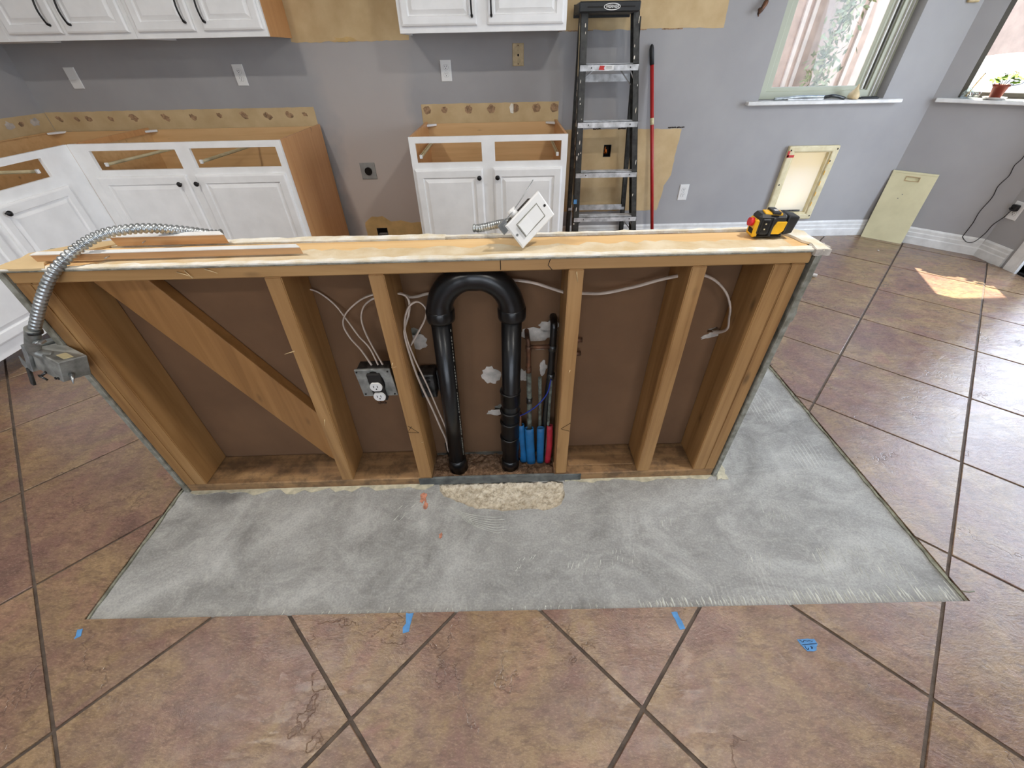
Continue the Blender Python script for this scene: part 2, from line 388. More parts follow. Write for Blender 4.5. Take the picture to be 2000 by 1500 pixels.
# ============================================================ STRUCTURE
YB, XL, XR = 3.41, -3.20, 3.49          # back wall, left wall, right wall
CZ = 2.70
PI4 = math.radians(-43)
CX, CY = 2.971, YB                       # corner where the angled wall starts
DIR = (math.cos(PI4), math.sin(PI4)); NOR = (-DIR[1], DIR[0])     # NOR points outdoors
LD = .71
def DG(s_, v, z): return (CX + DIR[0] * s_ + NOR[0] * v, CY + DIR[1] * s_ + NOR[1] * v, z)   # angled wall frame
YE = CY + DIR[1] * LD                    # where right wall starts

# ---- floor: grout bed, bare concrete and tiles
TZ = .010
SX0, SX1, SY0, SY1 = -1.241, 1.300, .490, 1.72
b = B()
ext = (-3.3, 3.75, -3.6, 3.6)
for x0, x1, y0, y1 in ((ext[0], ext[1], ext[2], SY0), (ext[0], ext[1], SY1, ext[3]), (ext[0], SX0, SY0, SY1), (SX1, ext[1], SY0, SY1)):
    b.box(x0, x1, y0, y1, -.05, .006)
floor = b.obj('floor', 'groutdark', kind='structure')
b = B().box(SX0, SX1, SY0, SY1, -.05, -.03)
RUB = [(-.278, .945), (-.275, .915), (-.255, .890), (-.192, .858), (-.136, .836), (-.045, .824), (.045, .828), (.117, .822), (.164, .845), (.186, .885), (.180, .945)]
NX, NY = 128, 62
def rubdepth(x, y):
    # signed inside test by distance to outline
    ins = False; dmin = 9
    P = RUB
    for i in range(len(P)):
        (x1, y1), (x2, y2) = P[i], P[(i + 1) % len(P)]
        if (y1 > y) != (y2 > y) and x < (x2 - x1) * (y - y1) / (y2 - y1) + x1: ins = not ins
        dx, dy = x2 - x1, y2 - y1; t = max(0, min(1, ((x - x1) * dx + (y - y1) * dy) / (dx * dx + dy * dy))); dmin = min(dmin, math.hypot(x - x1 - dx * t, y - y1 - dy * t))
    if not ins or y > .943: return 0
    return min(1, dmin / .012)
# slab surface mesh: fine near the chipped area, with its hole filled by the rubble part
def polygon_clip_hole(): pass
b.plate(rect(SX0, SX1, SY0, SY1), [wob(RUB, .003, .015, 3), rect(-.30, .15, .975, 1.075)], 0, 0, mp=lambda x, y, z: (x, z, 0))
slab = b.obj('concrete_slab', 'slab', floor, label='bare grey concrete patch with swirled trowel marks')
# chipped pit in front of the half wall
def rough_patch(name, x0, x1, y0, y1, zf, mat, step=.004, parent=floor, label=None):
    nx, ny = int((x1 - x0) / step), int((y1 - y0) / step); vs = []; fs = []
    for j in range(ny + 1):
        for i in range(nx + 1):
            x, y = x0 + (x1 - x0) * i / nx, y0 + (y1 - y0) * j / ny; vs.append((x, y, zf(x, y)))
    for j in range(ny):
        for i in range(nx):
            a = j * (nx + 1) + i; fs.append((a, a + 1, a + nx + 2, a + nx + 1))
    return B().add(vs, fs).obj(name, mat, parent, label)
def nz(x, y, f, s=0): return noise.noise(Vector((x * f, y * f, s)))
def pit(x, y): return -.006 - .010 * min(1, rubdepth(x, y)) + .007 * nz(x, y, 38) + .005 * nz(x, y, 95, 3) + .003 * nz(x, y, 210, 9)
def mk_rubble(name, a, b_, c):
    k = N(name); v = k.coord(); f = k.noise(v, 55, 7, .75); g = k.noise(v, 9, 4)
    k.base(k.mix(k.ramp(g, [(.45, (0, 0, 0)), (.7, (160, 160, 160))]), k.ramp(f, [(.34, c), (.5, b_), (.64, a)]), c)); k.rough(.95); k.bump(f, .6, .006); return k.m
M['rubble'] = mk_rubble('broken_concrete', (224, 216, 198), (206, 196, 176), (150, 138, 118))
M['rubbledark'] = mk_rubble('dusty_rubble', (170, 140, 112), (132, 104, 80), (88, 66, 50))
rough_patch('chipped_pit', -.285, .192, .812, .948, pit, 'rubble', label='broken tan concrete in the chipped hollow')
rough_patch('rubble_bed', -.31, .155, .958, 1.075, lambda x, y: .012 + .010 * nz(x, y, 18) + .007 * nz(x, y, 60, 2) + .004 * nz(x, y, 150, 5), 'rubbledark', label='dusty rubble between the studs')
# mortar residue along the base of the half wall
def hw(x, v, z): return (x, .949 + .01224 * x + v, z)     # half wall frame: v = depth behind its front face
for x0, x1, w, sd in ((-1.20, -.30, .030, 1), (.19, .80, .022, 2)):
    top = [(x0 + (x1 - x0) * i / 30, 0) for i in range(31)]
    rnd = random.Random(sd); bot = [(x, -w * rnd.uniform(.15, 1)) for x, _ in top[::-1]]
    B().prism(top + bot, .0, .003, mp=hw).obj('mortar_residue', 'mortar', floor)
B().prism(wob([(.76, -.02), (.80, .0), (.80, .14), (.765, .14), (.765, 0)], .006, .02, 4), 0, .0035, mp=hw).obj('mortar_residue', 'mortar', floor)
for cx_, cy_, rx, ry, sd in ((-.331, .885, .012, .022, 1), (-.318, .852, .007, .018, 2), (-.249, .734, .006, .010, 3)):
    B().prism(blob(cx_, cy_, rx, ry, 16, .3, sd), .0, .0012).obj('orange_paint_mark', 'orange', floor)

b = B(); rr = random.Random(21)
def ridge(x, y, L, a, w=.0022, h=.0016):
    dx, dy = math.cos(a) * w, math.sin(a) * w; ux, uy = -math.sin(a) * L, math.cos(a) * L; n = 4; vs = []
    for i in range(n + 1):
        t = i / n; ox = rr.uniform(-.0012, .0012); ww = rr.uniform(.3, 1.1) if 0 < i < n else .2
        vs += [(x + ux * t - dx * ww + ox, y + uy * t - dy * ww, 0), (x + ux * t + ox, y + uy * t, h * ww), (x + ux * t + dx * ww + ox, y + uy * t + dy * ww, 0)]
    fs = [(3 * i + k, 3 * i + k + 1, 3 * i + k + 4, 3 * i + k + 3) for i in range(n) for k in (0, 1)]
    b.add(vs, fs)
for k in range(96):
    x = .36 + k * .0098 + rr.uniform(-.001, .001)
    if rr.random() < .86: ridge(x, SY0 + .003, rr.uniform(.012, .034) * (1 + (x > .8) * .8), rr.uniform(-.1, .1), rr.uniform(.0018, .0038))
for k in range(60):
    if rr.random() < .5: ridge(-.85 + k * .019, SY0 + .003, rr.uniform(.006, .018), rr.uniform(-.5, .1), .002)
for cx0, cy0, n, L, a, sp_ in ((.94, .57, 16, .10, -.12, .010), (1.10, .56, 12, .12, -.15, .010), (.72, .60, 9, .06, -.3, .010), (.86, .76, 8, .06, -.2, .011), (.16, .60, 10, .055, -.35, .011), (.30, .63, 8, .05, -.3, .011), (.50, .74, 8, .05, -.2, .010), (-.42, .80, 7, .07, -.6, .010), (.0, .62, 6, .04, -.5, .011), (1.0, .90, 9, .05, -.6, .010)):
    for k in range(n): 
        for q in range(2):
            if rr.random() < .75: ridge(cx0 + k * sp_ + rr.uniform(-.002, .002), cy0 + rr.uniform(-.015, .015) + q * L * .5, L * rr.uniform(.25, .55), a + rr.uniform(-.05, .05), rr.uniform(.0007, .0016), .0010)
rg = b.obj('mortar_ridges', 'ridge', floor, recalc=False); rg['kind'] = 'stuff'
for k in range(7):
    B().tube(smooth([(-.235 + k * .010, .846 - k * .0095, .0), (-.17 + k * .008, .815 - k * .009, .0008), (-.09 + k * .004, .800 - k * .010, .0006), (-.045 + (k % 3) * .008, .800 - k * .0095, 0)]), .0012, 5, sq=.5).obj('trowel_ridge', 'ridge', floor)
# tiles on the diagonal lattice
TS, TH, TOX, TOY = .50053, .798973, -1.11386, .24045
def LT(i, j): return (TOX + TS * (math.cos(TH) * j + math.sin(TH) * i), TOY + TS * (math.sin(TH) * j - math.cos(TH) * i))
def clip(poly, a, b_, c):      # keep a*x+b*y<=c
    out = []
    for i in range(len(poly)):
        p, q = poly[i], poly[(i + 1) % len(poly)]; dp = a * p[0] + b_ * p[1] - c; dq = a * q[0] + b_ * q[1] - c
        if dp <= 0: out.append(p)
        if (dp < 0) != (dq < 0) and abs(dp - dq) > 1e-12:
            t = dp / (dp - dq); out.append((p[0] + (q[0] - p[0]) * t, p[1] + (q[1] - p[1]) * t))
    return out
def areap(p): return abs(sum(p[i][0] * p[(i + 1) % len(p)][1] - p[(i + 1) % len(p)][0] * p[i][1] for i in range(len(p)))) / 2
g = .0045
room = [(-1, 0, 3.18), (1, 0, XR - .02), (0, -1, 3.4), (0, 1, YB - .02), (NOR[0], NOR[1], NOR[0] * CX + NOR[1] * CY - .02)]
whole = None
rt_ = random.Random(3)
for i in range(-14, 16):
    for j in range(-14, 18):
        q = [LT(i, j), LT(i, j + 1), LT(i + 1, j + 1), LT(i + 1, j)]
        cxm = sum(p[0] for p in q) / 4; cym = sum(p[1] for p in q) / 4
        if not (-3.7 < cxm < 4 and -1.9 < cym < 3.9): continue
        d = g / TS; L0 = lambda a, c: LT(i + a, j + c)
        q = [L0(d, d), L0(d, 1 - d), L0(1 - d, 1 - d), L0(1 - d, d)]
        full = areap(q)
        for a, b_, c in room:
            q = clip(q, a, b_, c)
            if len(q) < 3: break
        if len(q) < 3 or areap(q) < 2e-4: continue
        pieces = []
        if all(p[0] < SX0 or p[0] > SX1 or p[1] < SY0 or p[1] > SY1 for p in q) and (cxm < SX0 - .36 or cxm > SX1 + .36 or cym < SY0 - .36 or cym > SY1 + .36): pieces = [q]
        else:
            f1 = clip(q, 0, 1, SY0); 
            if len(f1) > 2: pieces.append(f1)
            bk = clip(q, 0, -1, -SY1)
            if len(bk) > 2: pieces.append(bk)
            mid = clip(clip(q, 0, -1, -SY0), 0, 1, SY1) if len(clip(q, 0, -1, -SY0)) > 2 else []
            if len(mid) > 2:
                for side in (clip(mid, 1, 0, SX0), clip(mid, -1, 0, -SX1)):
                    if len(side) > 2: pieces.append(side)
        pieces = [p for p in pieces if areap(p) > 1e-4]
        if not pieces: continue
        c0 = (cxm, cym, 0); bb = B(); dz = rt_.uniform(-.0006, .0006)
        for p in pieces:
            if len(pieces) == 1 and abs(areap(p) - full) < 1e-4:
                n = len(p); inn = [(cxm + (x - cxm) * .993, cym + (y - cym) * .993) for x, y in p]
                vs = [(x, y, .003) for x, y in p] + [(x, y, TZ - .0016) for x, y in p] + [(x, y, TZ + dz) for x, y in inn]
                fs = [tuple(range(2 * n, 3 * n))] + [(k + o, (k + 1) % n + o, (k + 1) % n + o + n, k + o + n) for o in (0, n) for k in range(n)]
                bb.add([(x - cxm, y - cym, z) for x, y, z in vs], fs)
            else:
                bb.prism([(x - cxm, y - cym) for x, y in p], -.004, TZ)
        o = bb.obj('tile', 'tile', None); o.parent = floor; o.location = c0
# cut edge line of old mortar along the slab's sides
for x0, x1, y0, y1, sd in ((SX1 - .010, SX1, SY0, SY1, 5), (SX0, SX0 + .008, SY0, .94, 6)):
    B().prism(wob(rect(x0, x1, y0, y1), .003, .03, sd), 0, .005).obj('mortar_edge', 'tilecut', floor)

# ---- walls
ch = CZ
wall_back = B()
WIN1 = (1.752, 2.620, .955, 2.10)
PET = (2.115, 2.415, .185, .650)
RHW = (.712, .768, .628, .708); HH3 = (-1.085, -1.0, .09, .14); RNG = (-1.09, -1.01, .53, .60)
wall_back.plate(rect(XL - .15, CX, 0, ch), [rect(*WIN1), rect(*PET), rect(*RHW), rect(*HH3)], YB, YB + .16)
wall_back = wall_back.obj('wall_back', 'wallback', kind='structure')
B().box(XL - .15, XL, -3.6, YB + .16, 0, ch).obj('wall_left', 'wall', kind='structure')
WIN2 = (.125, .60, .955, 2.10)
B().plate(rect(0, LD, 0, ch), [rect(*WIN2)], 0, .16, mp=DG).obj('wall_angled', 'wall', kind='structure')
DY0, DY1, DZ1 = .80, 2.60, 2.05
b = B().box(XR, XR + .16, DY1, YE, 0, ch).box(XR, XR + .16, DY0, DY1, DZ1, ch).box(XR, XR + .16, -3.6, DY0, 0, ch)
b.obj('wall_right', 'wall', kind='structure')
b = B().box(XL, -1.5, -3.6, -3.45, 0, ch).box(1.7, XR, -3.6, -3.45, 0, ch).box(-1.5, 1.7, -3.6, -3.45, 2.4, ch).box(-1.5, 1.7, -3.6, -3.45, 0, .2)
b.obj('wall_rear', 'wall', kind='structure')
b = B().box(XL, XR + .16, -3.6, YB + .16, ch, ch + .12); b.obj('ceiling', 'ceiling', kind='structure')
for cx_, cy_ in CANS:
    t = thing('recessed_light', 'round recessed ceiling light, ' + ('front' if cy_ > 0 else 'rear') + (' left' if cx_ < 0 else ' right') + ' of the four', 'light', (cx_, cy_, ch), group='recessed ceiling lights')
    B().lathe([(.075, ch - .001), (.098, ch - .001), (.098, ch - .006), (.075, ch - .010), (.072, ch - .004)], 32, (cx_, cy_, 0)).obj('trim_ring', 'whiteplastic', t)
# unseen rear window, added to let fill light in from behind the camera
t = thing('rear_fill_window', '', '', (.1, -3.5, .2), kind='structure')
B().plate(rect(-1.5, 1.7, .2, 2.4), [rect(-1.43, .07, .27, 2.33), rect(.13, 1.63, .27, 2.33)], -3.56, -3.50).obj('window_frame', 'vinyl', t)
B().box(-1.43, 1.63, -3.535, -3.53, .27, 2.33).obj('pane', 'glass', t)

# bare drywall patches, on the wall (parts of it)
def wallpatch(name, poly, mat, t=.0016, seed=0, amp=.004, step=.03, label=None, hole=None):
    if hole: return B().plate(wob(poly, amp, step, seed), [rect(*hole)], YB - t, YB + .001).obj(name, mat, wall_back, label)
    return B().prism(wob(poly, amp, step, seed), YB - t, YB + .001, 'y').obj(name, mat, wall_back, label)
wallpatch('bare_drywall_patch', [(-1.36, 1.315), (-.61, 1.315), (-.61, 1.9), (-1.36, 1.9)], 'paper', seed=1)
wallpatch('bare_drywall_patch', [(.36, 1.344), (1.386, 1.344), (1.386, 1.9), (.36, 1.9)], 'paper', seed=2)
wallpatch('backsplash_scar', [(-3.195, .86), (-1.334, .86), (-1.334, .974), (-3.195, .974)], 'paper', seed=3, amp=.0015)
wallpatch('backsplash_scar', [(-.589, .86), (.365, .86), (.365, .976), (-.589, .976)], 'paper', seed=4, amp=.0015)
wallpatch('bare_drywall_patch', [(.42, .24), (1.195, .24), (1.215, .42), (1.255, .50), (1.25, .62), (1.262, .798), (.42, .808)], 'paper', seed=5, amp=.003, hole=RHW)
wallpatch('primer_patch', [(-1.17, .0), (-1.17, .19), (-1.10, .235), (-1.02, .235), (-.95, .19), (-.87, .205), (-.80, .18), (-.70, .18), (-.70, 0)], 'patchyellow', seed=6, amp=.006, hole=HH3)
for xa, sd in ((1.16, 1), (1.22, 2), (.62, 3), (.80, 4)):
    wallpatch('torn_paint_edge', [(xa, .803), (xa + .06, .806), (xa + .05, .812), (xa, .811)], 'pencil', .0024, sd, .002, .008)
for x0, x1 in ((.40, .56), (.86, .90), (1.0, 1.13)):
    wallpatch('torn_paint_edge', [(x0, 1.340), (x1, 1.341), (x1, 1.345), (x0, 1.346)], 'adhesive', .0024, 3, .0015, .01)
wallpatch('plaster_smear', blob(-1.02, 1.325, .07, .012, 18, .35, 3), 'patchyellow', .004, 2, .001)
for x_, z_, r_ in zip([-3.12, -3.0, -2.918, -2.765, -2.603, -2.381, -2.189, -2.003, -1.831, -1.664, -1.517, -1.406], [.935, .932, .932, .929, .934, .93, .929, .937, .936, .925, .931, .933], [.022, .02, .022, .02, .03, .03, .026, .022, .028, .03, .026, .018]):
    wallpatch('adhesive_spot', blob(x_, z_, r_, r_ * .62, 16, .25, int(x_ * -100), -.5), 'adhesive', .0028, 1, .0005, .5)
for x_, r_ in zip([-.552, -.431, -.263, -.105, .06, .21, .335], [.026, .022, .026, .028, .028, .028, .028]):
    wallpatch('adhesive_spot', blob(x_, .941, r_, r_ * .9, 16, .14, int(x_ * 99) % 50), 'adhesive', .0028, 1, .0005, .5)
wallpatch('plaster_dab', [(.028, .915), (.05, .912), (.05, .968), (.034, .97), (.022, .95)], 'paintchip', .0036, 2, .001, .02)
wall_left = bpy.data.objects['wall_left']
LW = lambda a, v, z: (XL + v, a, z)
B().prism(rect(1.2, YB - .002, .86, .972), -.001, .0016, 'y', mp=LW).obj('backsplash_scar', 'paper', wall_left)
for y_, r_, mt in ((3.30, .03, 'plaster'), (3.12, .028, 'plaster'), (2.95, .025, 'adhesive'), (2.75, .03, 'plaster'), (3.20, .018, 'adhesive')):
    B().prism(blob(y_, .93, r_, r_ * .8, 14, .25, int(y_ * 100)), 0, .003, 'y', mp=LW).obj('adhesive_spot', mt, wall_left)

# baseboards, three-step profile
def baseboard(name, mp, L):
    prof = [(0, 0), (-.017, 0), (-.017, .062), (-.013, .068), (-.013, .092), (-.009, .098), (-.009, .118), (-.003, .128), (0, .130)]
    n = len(prof); vs = []; fs = []
    for s_ in L:
        for v, z in prof: vs.append((s_, v, z))
    for k in range(len(L) - 1):
        fs += [(k * n + i, k * n + (i + 1) % n, (k + 1) * n + (i + 1) % n, (k + 1) * n + i) for i in range(n)]
    fs += [tuple(range(n)), tuple(range((len(L) - 1) * n, len(L) * n))]
    return B().add(vs, fs, mp=mp).obj(name, 'trimwhite', kind='structure')
baseboard('baseboard_back', lambda s_, v, z: (s_, YB + v, z), [.40, CX - .006])
baseboard('baseboard_angled', DG, [.006, LD - .004])
baseboard('baseboard_right', lambda s_, v, z: (XR + v, s_, z), [DY1 + .115, YE - .006])

# window 1
t = thing('window_1', '', '', (2.2, YB, .95), kind='structure')
x0, x1, z0, z1 = WIN1
yf = YB + .075
B().plate(rect(x0, x1, z0, z1), [rect(x0 + .075, x1 - .085, z0 + .045, z1 - .05)], yf, yf + .07).obj('window_frame', 'vinyl', t, bevel=.004)
B().plate(rect(x0 + .070, x1 - .080, z0 + .040, z1 - .045), [rect(x0 + .112, x1 - .150, z0 + .068, z1 - .10)], yf + .012, yf + .05).obj('window_sash', 'vinyl', t, bevel=.003)
for xx in (x1 - .128, x1 - .107):
    B().box(xx, xx + .006, yf - .003, yf + .015, z0 + .05, z1 - .06).obj('sash_track', 'trimwhite' if xx < 2.5 else 'bronze', t)
for xx in (x1 - .055, x1 - .03):
    B().box(xx, xx + .005, yf - .012, yf + .004, z0 + .01, z1 - .02).obj('screen_rail', 'trimwhite', t)
B().box(x0 + .112, x1 - .150, yf + .030, yf + .034, z0 + .068, z1 - .10).obj('pane', 'glass', t)
B().box(1.668, 2.735, YB - .042, YB + .078, .930, .953, .004).obj('window_sill', 'trimwhite', t)
for xx, w in ((x0 - .002, -1), (x1 + .002, 1)):
    pass
# window 2 in the angled wall
t = thing('window_2', '', '', DG(.35, 0, .95), kind='structure')
x0, x1, z0, z1 = WIN2
B().plate(rect(x0, x1, z0, z1), [rect(x0 + .028, x1 - .03, z0 + .03, z1 - .04)], .09, .13, mp=DG).obj('window_frame', 'bronze', t)
B().box(x0 + .028, x1 - .03, .108, .112, z0 + .03, z1 - .04, mp=DG).obj('pane', 'glass', t)
B().box(.020, .665, -.050, .09, .930, .953, .004, mp=DG).obj('window_sill', 'trimwhite', t)

# glazed door in the right wall
t = thing('door_1', '', '', (XR, 1.7, 0), kind='structure')
b = B().box(XR - .022, XR + .17, DY1, DY1 + .012, 0, DZ1).box(XR - .022, XR, DY1 + .012, DY1 + .085, 0, DZ1 + .07, .004).box(XR - .022, XR, DY0 - .08, DY0, 0, DZ1 + .07, .004).box(XR - .022, XR, DY0, DY1, DZ1, DZ1 + .07, .004)
b.obj('door_casing', 'trimwhite', t)
B().box(XR + .0, XR + .14, DY0, DY1, 0, .022, .004).obj('threshold', 'black', t)
RWM = lambda a, v, z: (XR + v, a, z)
for a, c in ((DY0, 1.70), (1.70, DY1)):
    d = B().plate(rect(a + .004, c - .004, .024, DZ1), [rect(a + .085, c - .085, .15, DZ1 - .09)], .06, .10, mp=RWM).obj('door_leaf', 'black', t)
    B().box(a + .085, c - .085, .078, .082, .15, DZ1 - .09, mp=RWM).obj('pane', 'glass', d)

# ---- outdoors
B().box(-30, 30, YB + .17, 30, -.15, -.10).obj('ground', 'concrete_out', kind='structure')
B().box(XR + .17, 30, -30, YB + .17, -.15, -.10).obj('ground', 'concrete_out', kind='structure')
t = B().box(-2, 12, 6.6, 6.8, -.1, 2.45)
nb = t.obj('neighbour_wall', 'stucco'); nb['kind'] = 'structure'
for xx in (3.62, 3.72, 4.37):
    B().box(xx, xx + .045, 6.57, 6.6, -.1, 2.45).obj('wall_trim', 'stuccolight', nb)
B().box(-2, 12, 6.55, 6.85, 2.45, 2.53).obj('wall_cap', 'stuccolight', nb)
b = B().box(-4, 3.28, YB + .17, 5.0, 2.98, 3.06).box(3.28, 9, YB - .6, 3.83, 2.98, 3.06)  # unseen eave, shaped to shade the left window and crop the sun patch
b.obj('sun_block_eave', 'ceiling', kind='structure')
v = B(); rv = random.Random(5)
for k in range(900):
    z = rv.uniform(0, 2.4); c = Vector((4.0 + .04 * math.sin(z * 5) + rv.gauss(0, .09), 6.40 + rv.uniform(-.05, .04), z))
    a = Vector((rv.uniform(-1, 1), rv.uniform(-.4, .4), rv.uniform(-1, 1))).normalized() * .045; n_ = Vector((rv.uniform(-1, 1), rv.uniform(-.5, .5), rv.uniform(-1, 1))).normalized(); bq = a.cross(n_).normalized() * .02
    v.add([tuple(c - a), tuple(c + bq), tuple(c + a), tuple(c - bq)], [(0, 1, 2, 3)])
vn = thing('climbing_vine', 'pale green climbing plant on the pink wall outside the left window', 'plant', (4.0, 6.42, 0))
lf = v.obj('foliage', 'vine', vn, recalc=False); lf['kind'] = 'stuff'
B().tube(smooth([(4.0 + .04 * math.sin(z * 5), 6.44, z) for z in [0, .4, .8, 1.2, 1.6, 2.0, 2.35]]), .012, 6).obj('stem', 'leafdark', vn)
# covered grill outside window 2
gx, gy = 4.95, 4.85
vs = []; fs = []; prof = [(-.10, .42, .62), (.25, .40, .60), (.62, .39, .58), (.80, .44, .62), (.84, .42, .60), (1.02, .36, .50), (1.13, .22, .40), (1.16, .05, .20)]
nn = 28
for z, ry, rx in prof:
    for k in range(nn):
        a = 2 * PI * k / nn; e = .45
        x = rx * math.copysign(abs(math.cos(a)) ** e, math.cos(a)); y = ry * math.copysign(abs(math.sin(a)) ** e, math.sin(a))
        w = 1 + .03 * noise.noise(Vector((x * 6, y * 6, z * 3)))
        vs.append((gx + x * w, gy + y * w, z))
for i in range(len(prof) - 1):
    for k in range(nn): fs.append((i * nn + k, i * nn + (k + 1) % nn, (i + 1) * nn + (k + 1) % nn, (i + 1) * nn + k))
fs.append(tuple(range((len(prof) - 1) * nn, len(prof) * nn)))
tag(B().add(vs, fs, True).obj('covered_grill', 'cover'), 'grill under a pale fitted cloth cover outside the angled window', 'grill')

# ============================================================ HALF WALL (framing)
HB = thing('half_wall_frame', 'open wooden stud half wall standing on the bare concrete', 'wall frame', (-.23, 1.0, 0))
def hwbox(name, x0, x1, v0, v1, z0, z1, mat, c=.002, label=None, parent=None):
    return B().box(x0, x1, v0, v1, z0, z1, c, mp=hw).obj(name, mat, parent or HB, label)
HT = .868; D = .134
# top plate in one run, and the bottom plates either side of the drain gap
hwbox('top_plate', -1.205, .742, 0, D, .831, HT - .003, 'plate', .003)
def leanstud(xt0, xt1, xb0, xb1, name='stud', v0=0, v1=D, zb=.038, zt=.831, parent=None, mat='stud'):
    vs = [(xb0, v0, zb), (xb1, v0, zb), (xb1, v1, zb), (xb0, v1, zb), (xt0, v0, zt), (xt1, v0, zt), (xt1, v1, zt), (xt0, v1, zt)]
    bm = bmesh.new(); bv = [bm.verts.new(q) for q in vs]
    for f in ((3, 2, 1, 0), (4, 5, 6, 7), (0, 1, 5, 4), (1, 2, 6, 5), (2, 3, 7, 6), (3, 0, 4, 7)): bm.faces.new([bv[i] for i in f])
    bmesh.ops.bevel(bm, geom=[e for e in bm.edges], offset=.0022, segments=2, affect='EDGES')
    bm.verts.index_update(); r = B().add([tuple(q.co) for q in bm.verts], [[q.index for q in f.verts] for f in bm.faces], mp=hw); bm.free()
    return r.obj(name, mat, parent or HB)
leanstud(-1.204, -1.166, -1.204, -1.166)
leanstud(-1.1655, -1.127, -1.1655, -1.127)
s1 = leanstud(-.602, -.560, -.632, -.591)
s2 = leanstud(-.348, -.309, -.347, -.303)
s3 = leanstud(.146, .184, .154, .193, zb=.040)
s4 = leanstud(.452, .490, .456, .502)
leanstud(.656, .698, .664, .706)
leanstud(.699, .736, .7065, .744)
hwbox('bottom_plate', -1.204, -.303, .0, D, 0, .037, 'bottom', .003)
hwbox('bottom_plate', .150, .744, .0, D, 0, .037, 'bottom', .003)
hwbox('metal_strip', -.352, .249, -.004, .0, .0, .036, 'greystrip', .001)
hwbox('metal_strip', -.300, .150, .0, .006, .004, .036, 'greystrip', .001)
# joint line in the bottom plate right side (a lower board set behind)
hwbox('blocking', .205, .450, .035, D, .037, .041, 'bottom', .001)
# diagonal brace lying flat against the back panel
a0, a1 = Vector((-1.118, .796)), Vector((-.690, .060)); u = (a1 - a0).normalized(); w_ = Vector((-u.y, u.x)) * .112
if w_.y < 0: w_ = -w_
pl = [(-1.126, .829), (-1.126, .805), (-.704, .060), (-.686, .039), (-.632, .039), (-.632, .15), (-.632, .205), (-.993, .829)]
B().prism(pl, .096, .133, 'y', mp=hw).obj('diagonal_brace', 'brace', HB, label='flat diagonal brace let in against the back panel', bevel=.002)
# back panel of drywall with torn holes
holes = [blob(-.298, .575, .020, .022, 12, .3, 3), blob(.128, .607, .014, .016, 10, .2, 4), blob(-.048, .245, .017, .03, 12, .3, 6), blob(.637, .560, .022, .008, 12, .3, 7, .3), blob(.012, .405, .007, .020, 10, .3, 8), blob(.048, .555, .010, .012, 10, .15, 9)]
B().plate(rect(-1.204, .744, .02, .862), holes, .1345, .147, mp=hw).obj('back_panel', 'gypsum_back', HB, label='brown paper back of the far drywall sheet')
for cx_, cz_, rx, rz, sd in ((-.298, .560, .036, .040, 3), (.080, .574, .060, .032, 4), (.118, .60, .03, .03, 5), (-.070, .405, .030, .036, 6), (-.062, .245, .034, .020, 7), (.640, .553, .036, .014, 8), (.035, .40, .018, .025, 9), (.094, .512, .022, .008, 10), (.105, .43, .012, .03, 2)):
    hl = [h for h in holes if abs(sum(p[0] for p in h) / len(h) - cx_) < rx * .6 and abs(sum(p[1] for p in h) / len(h) - cz_) < rz * .6]
    hl = [[(q[0] * .98 + .02 * sum(p[0] for p in h) / len(h), q[1] * .98 + .02 * sum(p[1] for p in h) / len(h)) for q in h] for h in hl]
    B().plate(blob(cx_, cz_, rx, rz, 22, .22, sd, .3 if cz_ < .56 and cx_ > .5 else 0), hl if cx_ < .07 and cx_ > .04 else [], .1325, .1344, mp=hw).obj('torn_plaster_patch', 'plaster', HB) if not hl else \
        B().prism([p for p in blob(cx_, cz_ - .012, rx, rz * .7, 22, .22, sd, .3 if cx_ > .5 else 0)], .1332, .1344, 'y', mp=hw).obj('torn_plaster_patch', 'plaster', HB)
# far finished face of the drywall and end sheets
hwbox('end_drywall', .746, .762, -.006, .150, .0, HT - .004, 'greyedge', .002)
hwbox('end_drywall', -1.222, -1.206, -.006, .150, .0, HT - .004, 'greyedge', .002)
re = random.Random(9)
for z_ in (.80, .74, .69, .60, .55, .47, .43):     # shreds of mortar and paper on the right end
    B().prism(blob(.765 + re.uniform(0, .002), z_, .006, re.uniform(.018, .04), 10, .4, int(z_ * 100)), re.uniform(0, .05), re.uniform(.08, .14), 'y', mp=hw).obj('mortar_shred', 'greyedge', HB)
# top surface: painted drywall edges, chipped strips
def strip(x0, x1, v0, v1, z0, z1, mat, seed, amp=.004, name='chipped_paint_strip', step=.025):
    rnd = random.Random(seed); n = int((x1 - x0) / step); fr = [(x0 + (x1 - x0) * i / n, v0 + rnd.uniform(-.4, 1) * amp * .4) for i in range(n + 1)]
    bk = [(x0 + (x1 - x0) * i / n, v1 + rnd.uniform(-1, 1) * amp) for i in range(n, -1, -1)]
    return B().prism(fr + bk, z0, z1, mp=hw).obj(name, mat, HB)
strip(-1.205, .745, -.006, .014, HT - .0015, HT + .002, 'paintchip', 1, .006)
strip(-1.205, .745, -.002, .004, HT - .009, HT - .0016, 'dark', 2, .0, 'gap_shadow_strip') if False else None
hwbox('drywall_edge', -1.206, .745, -.0065, -.0005, HT - .006, HT - .0015, 'greyedge', .001)
strip(-1.10, -.17, .137, .168, HT - .004, HT + .0015, 'paintchip', 3, .006)
strip(-.17, .745, .146, .160, HT - .006, HT + .0015, 'paintchip', 4, .005)
hwbox('drywall_edge', -1.21, .745, .147, .160, .0, HT - .007, 'greyedge', .001)
strip(-.22, .72, .164, .170, HT - .012, HT - .006, 'greyedge', 6, .003, 'drywall_edge')
strip(-1.0, .70, .012, .078, HT - .003, HT - .0012, M['residue'] if False else 'residue', 12, .012, 'paper_residue')
hwbox('bright_top_skin', -1.20, .742, .014, .133, HT - .004, HT - .0022, 'topbright', 0)  # thin skin over the top plate; its lit look is put into the colour
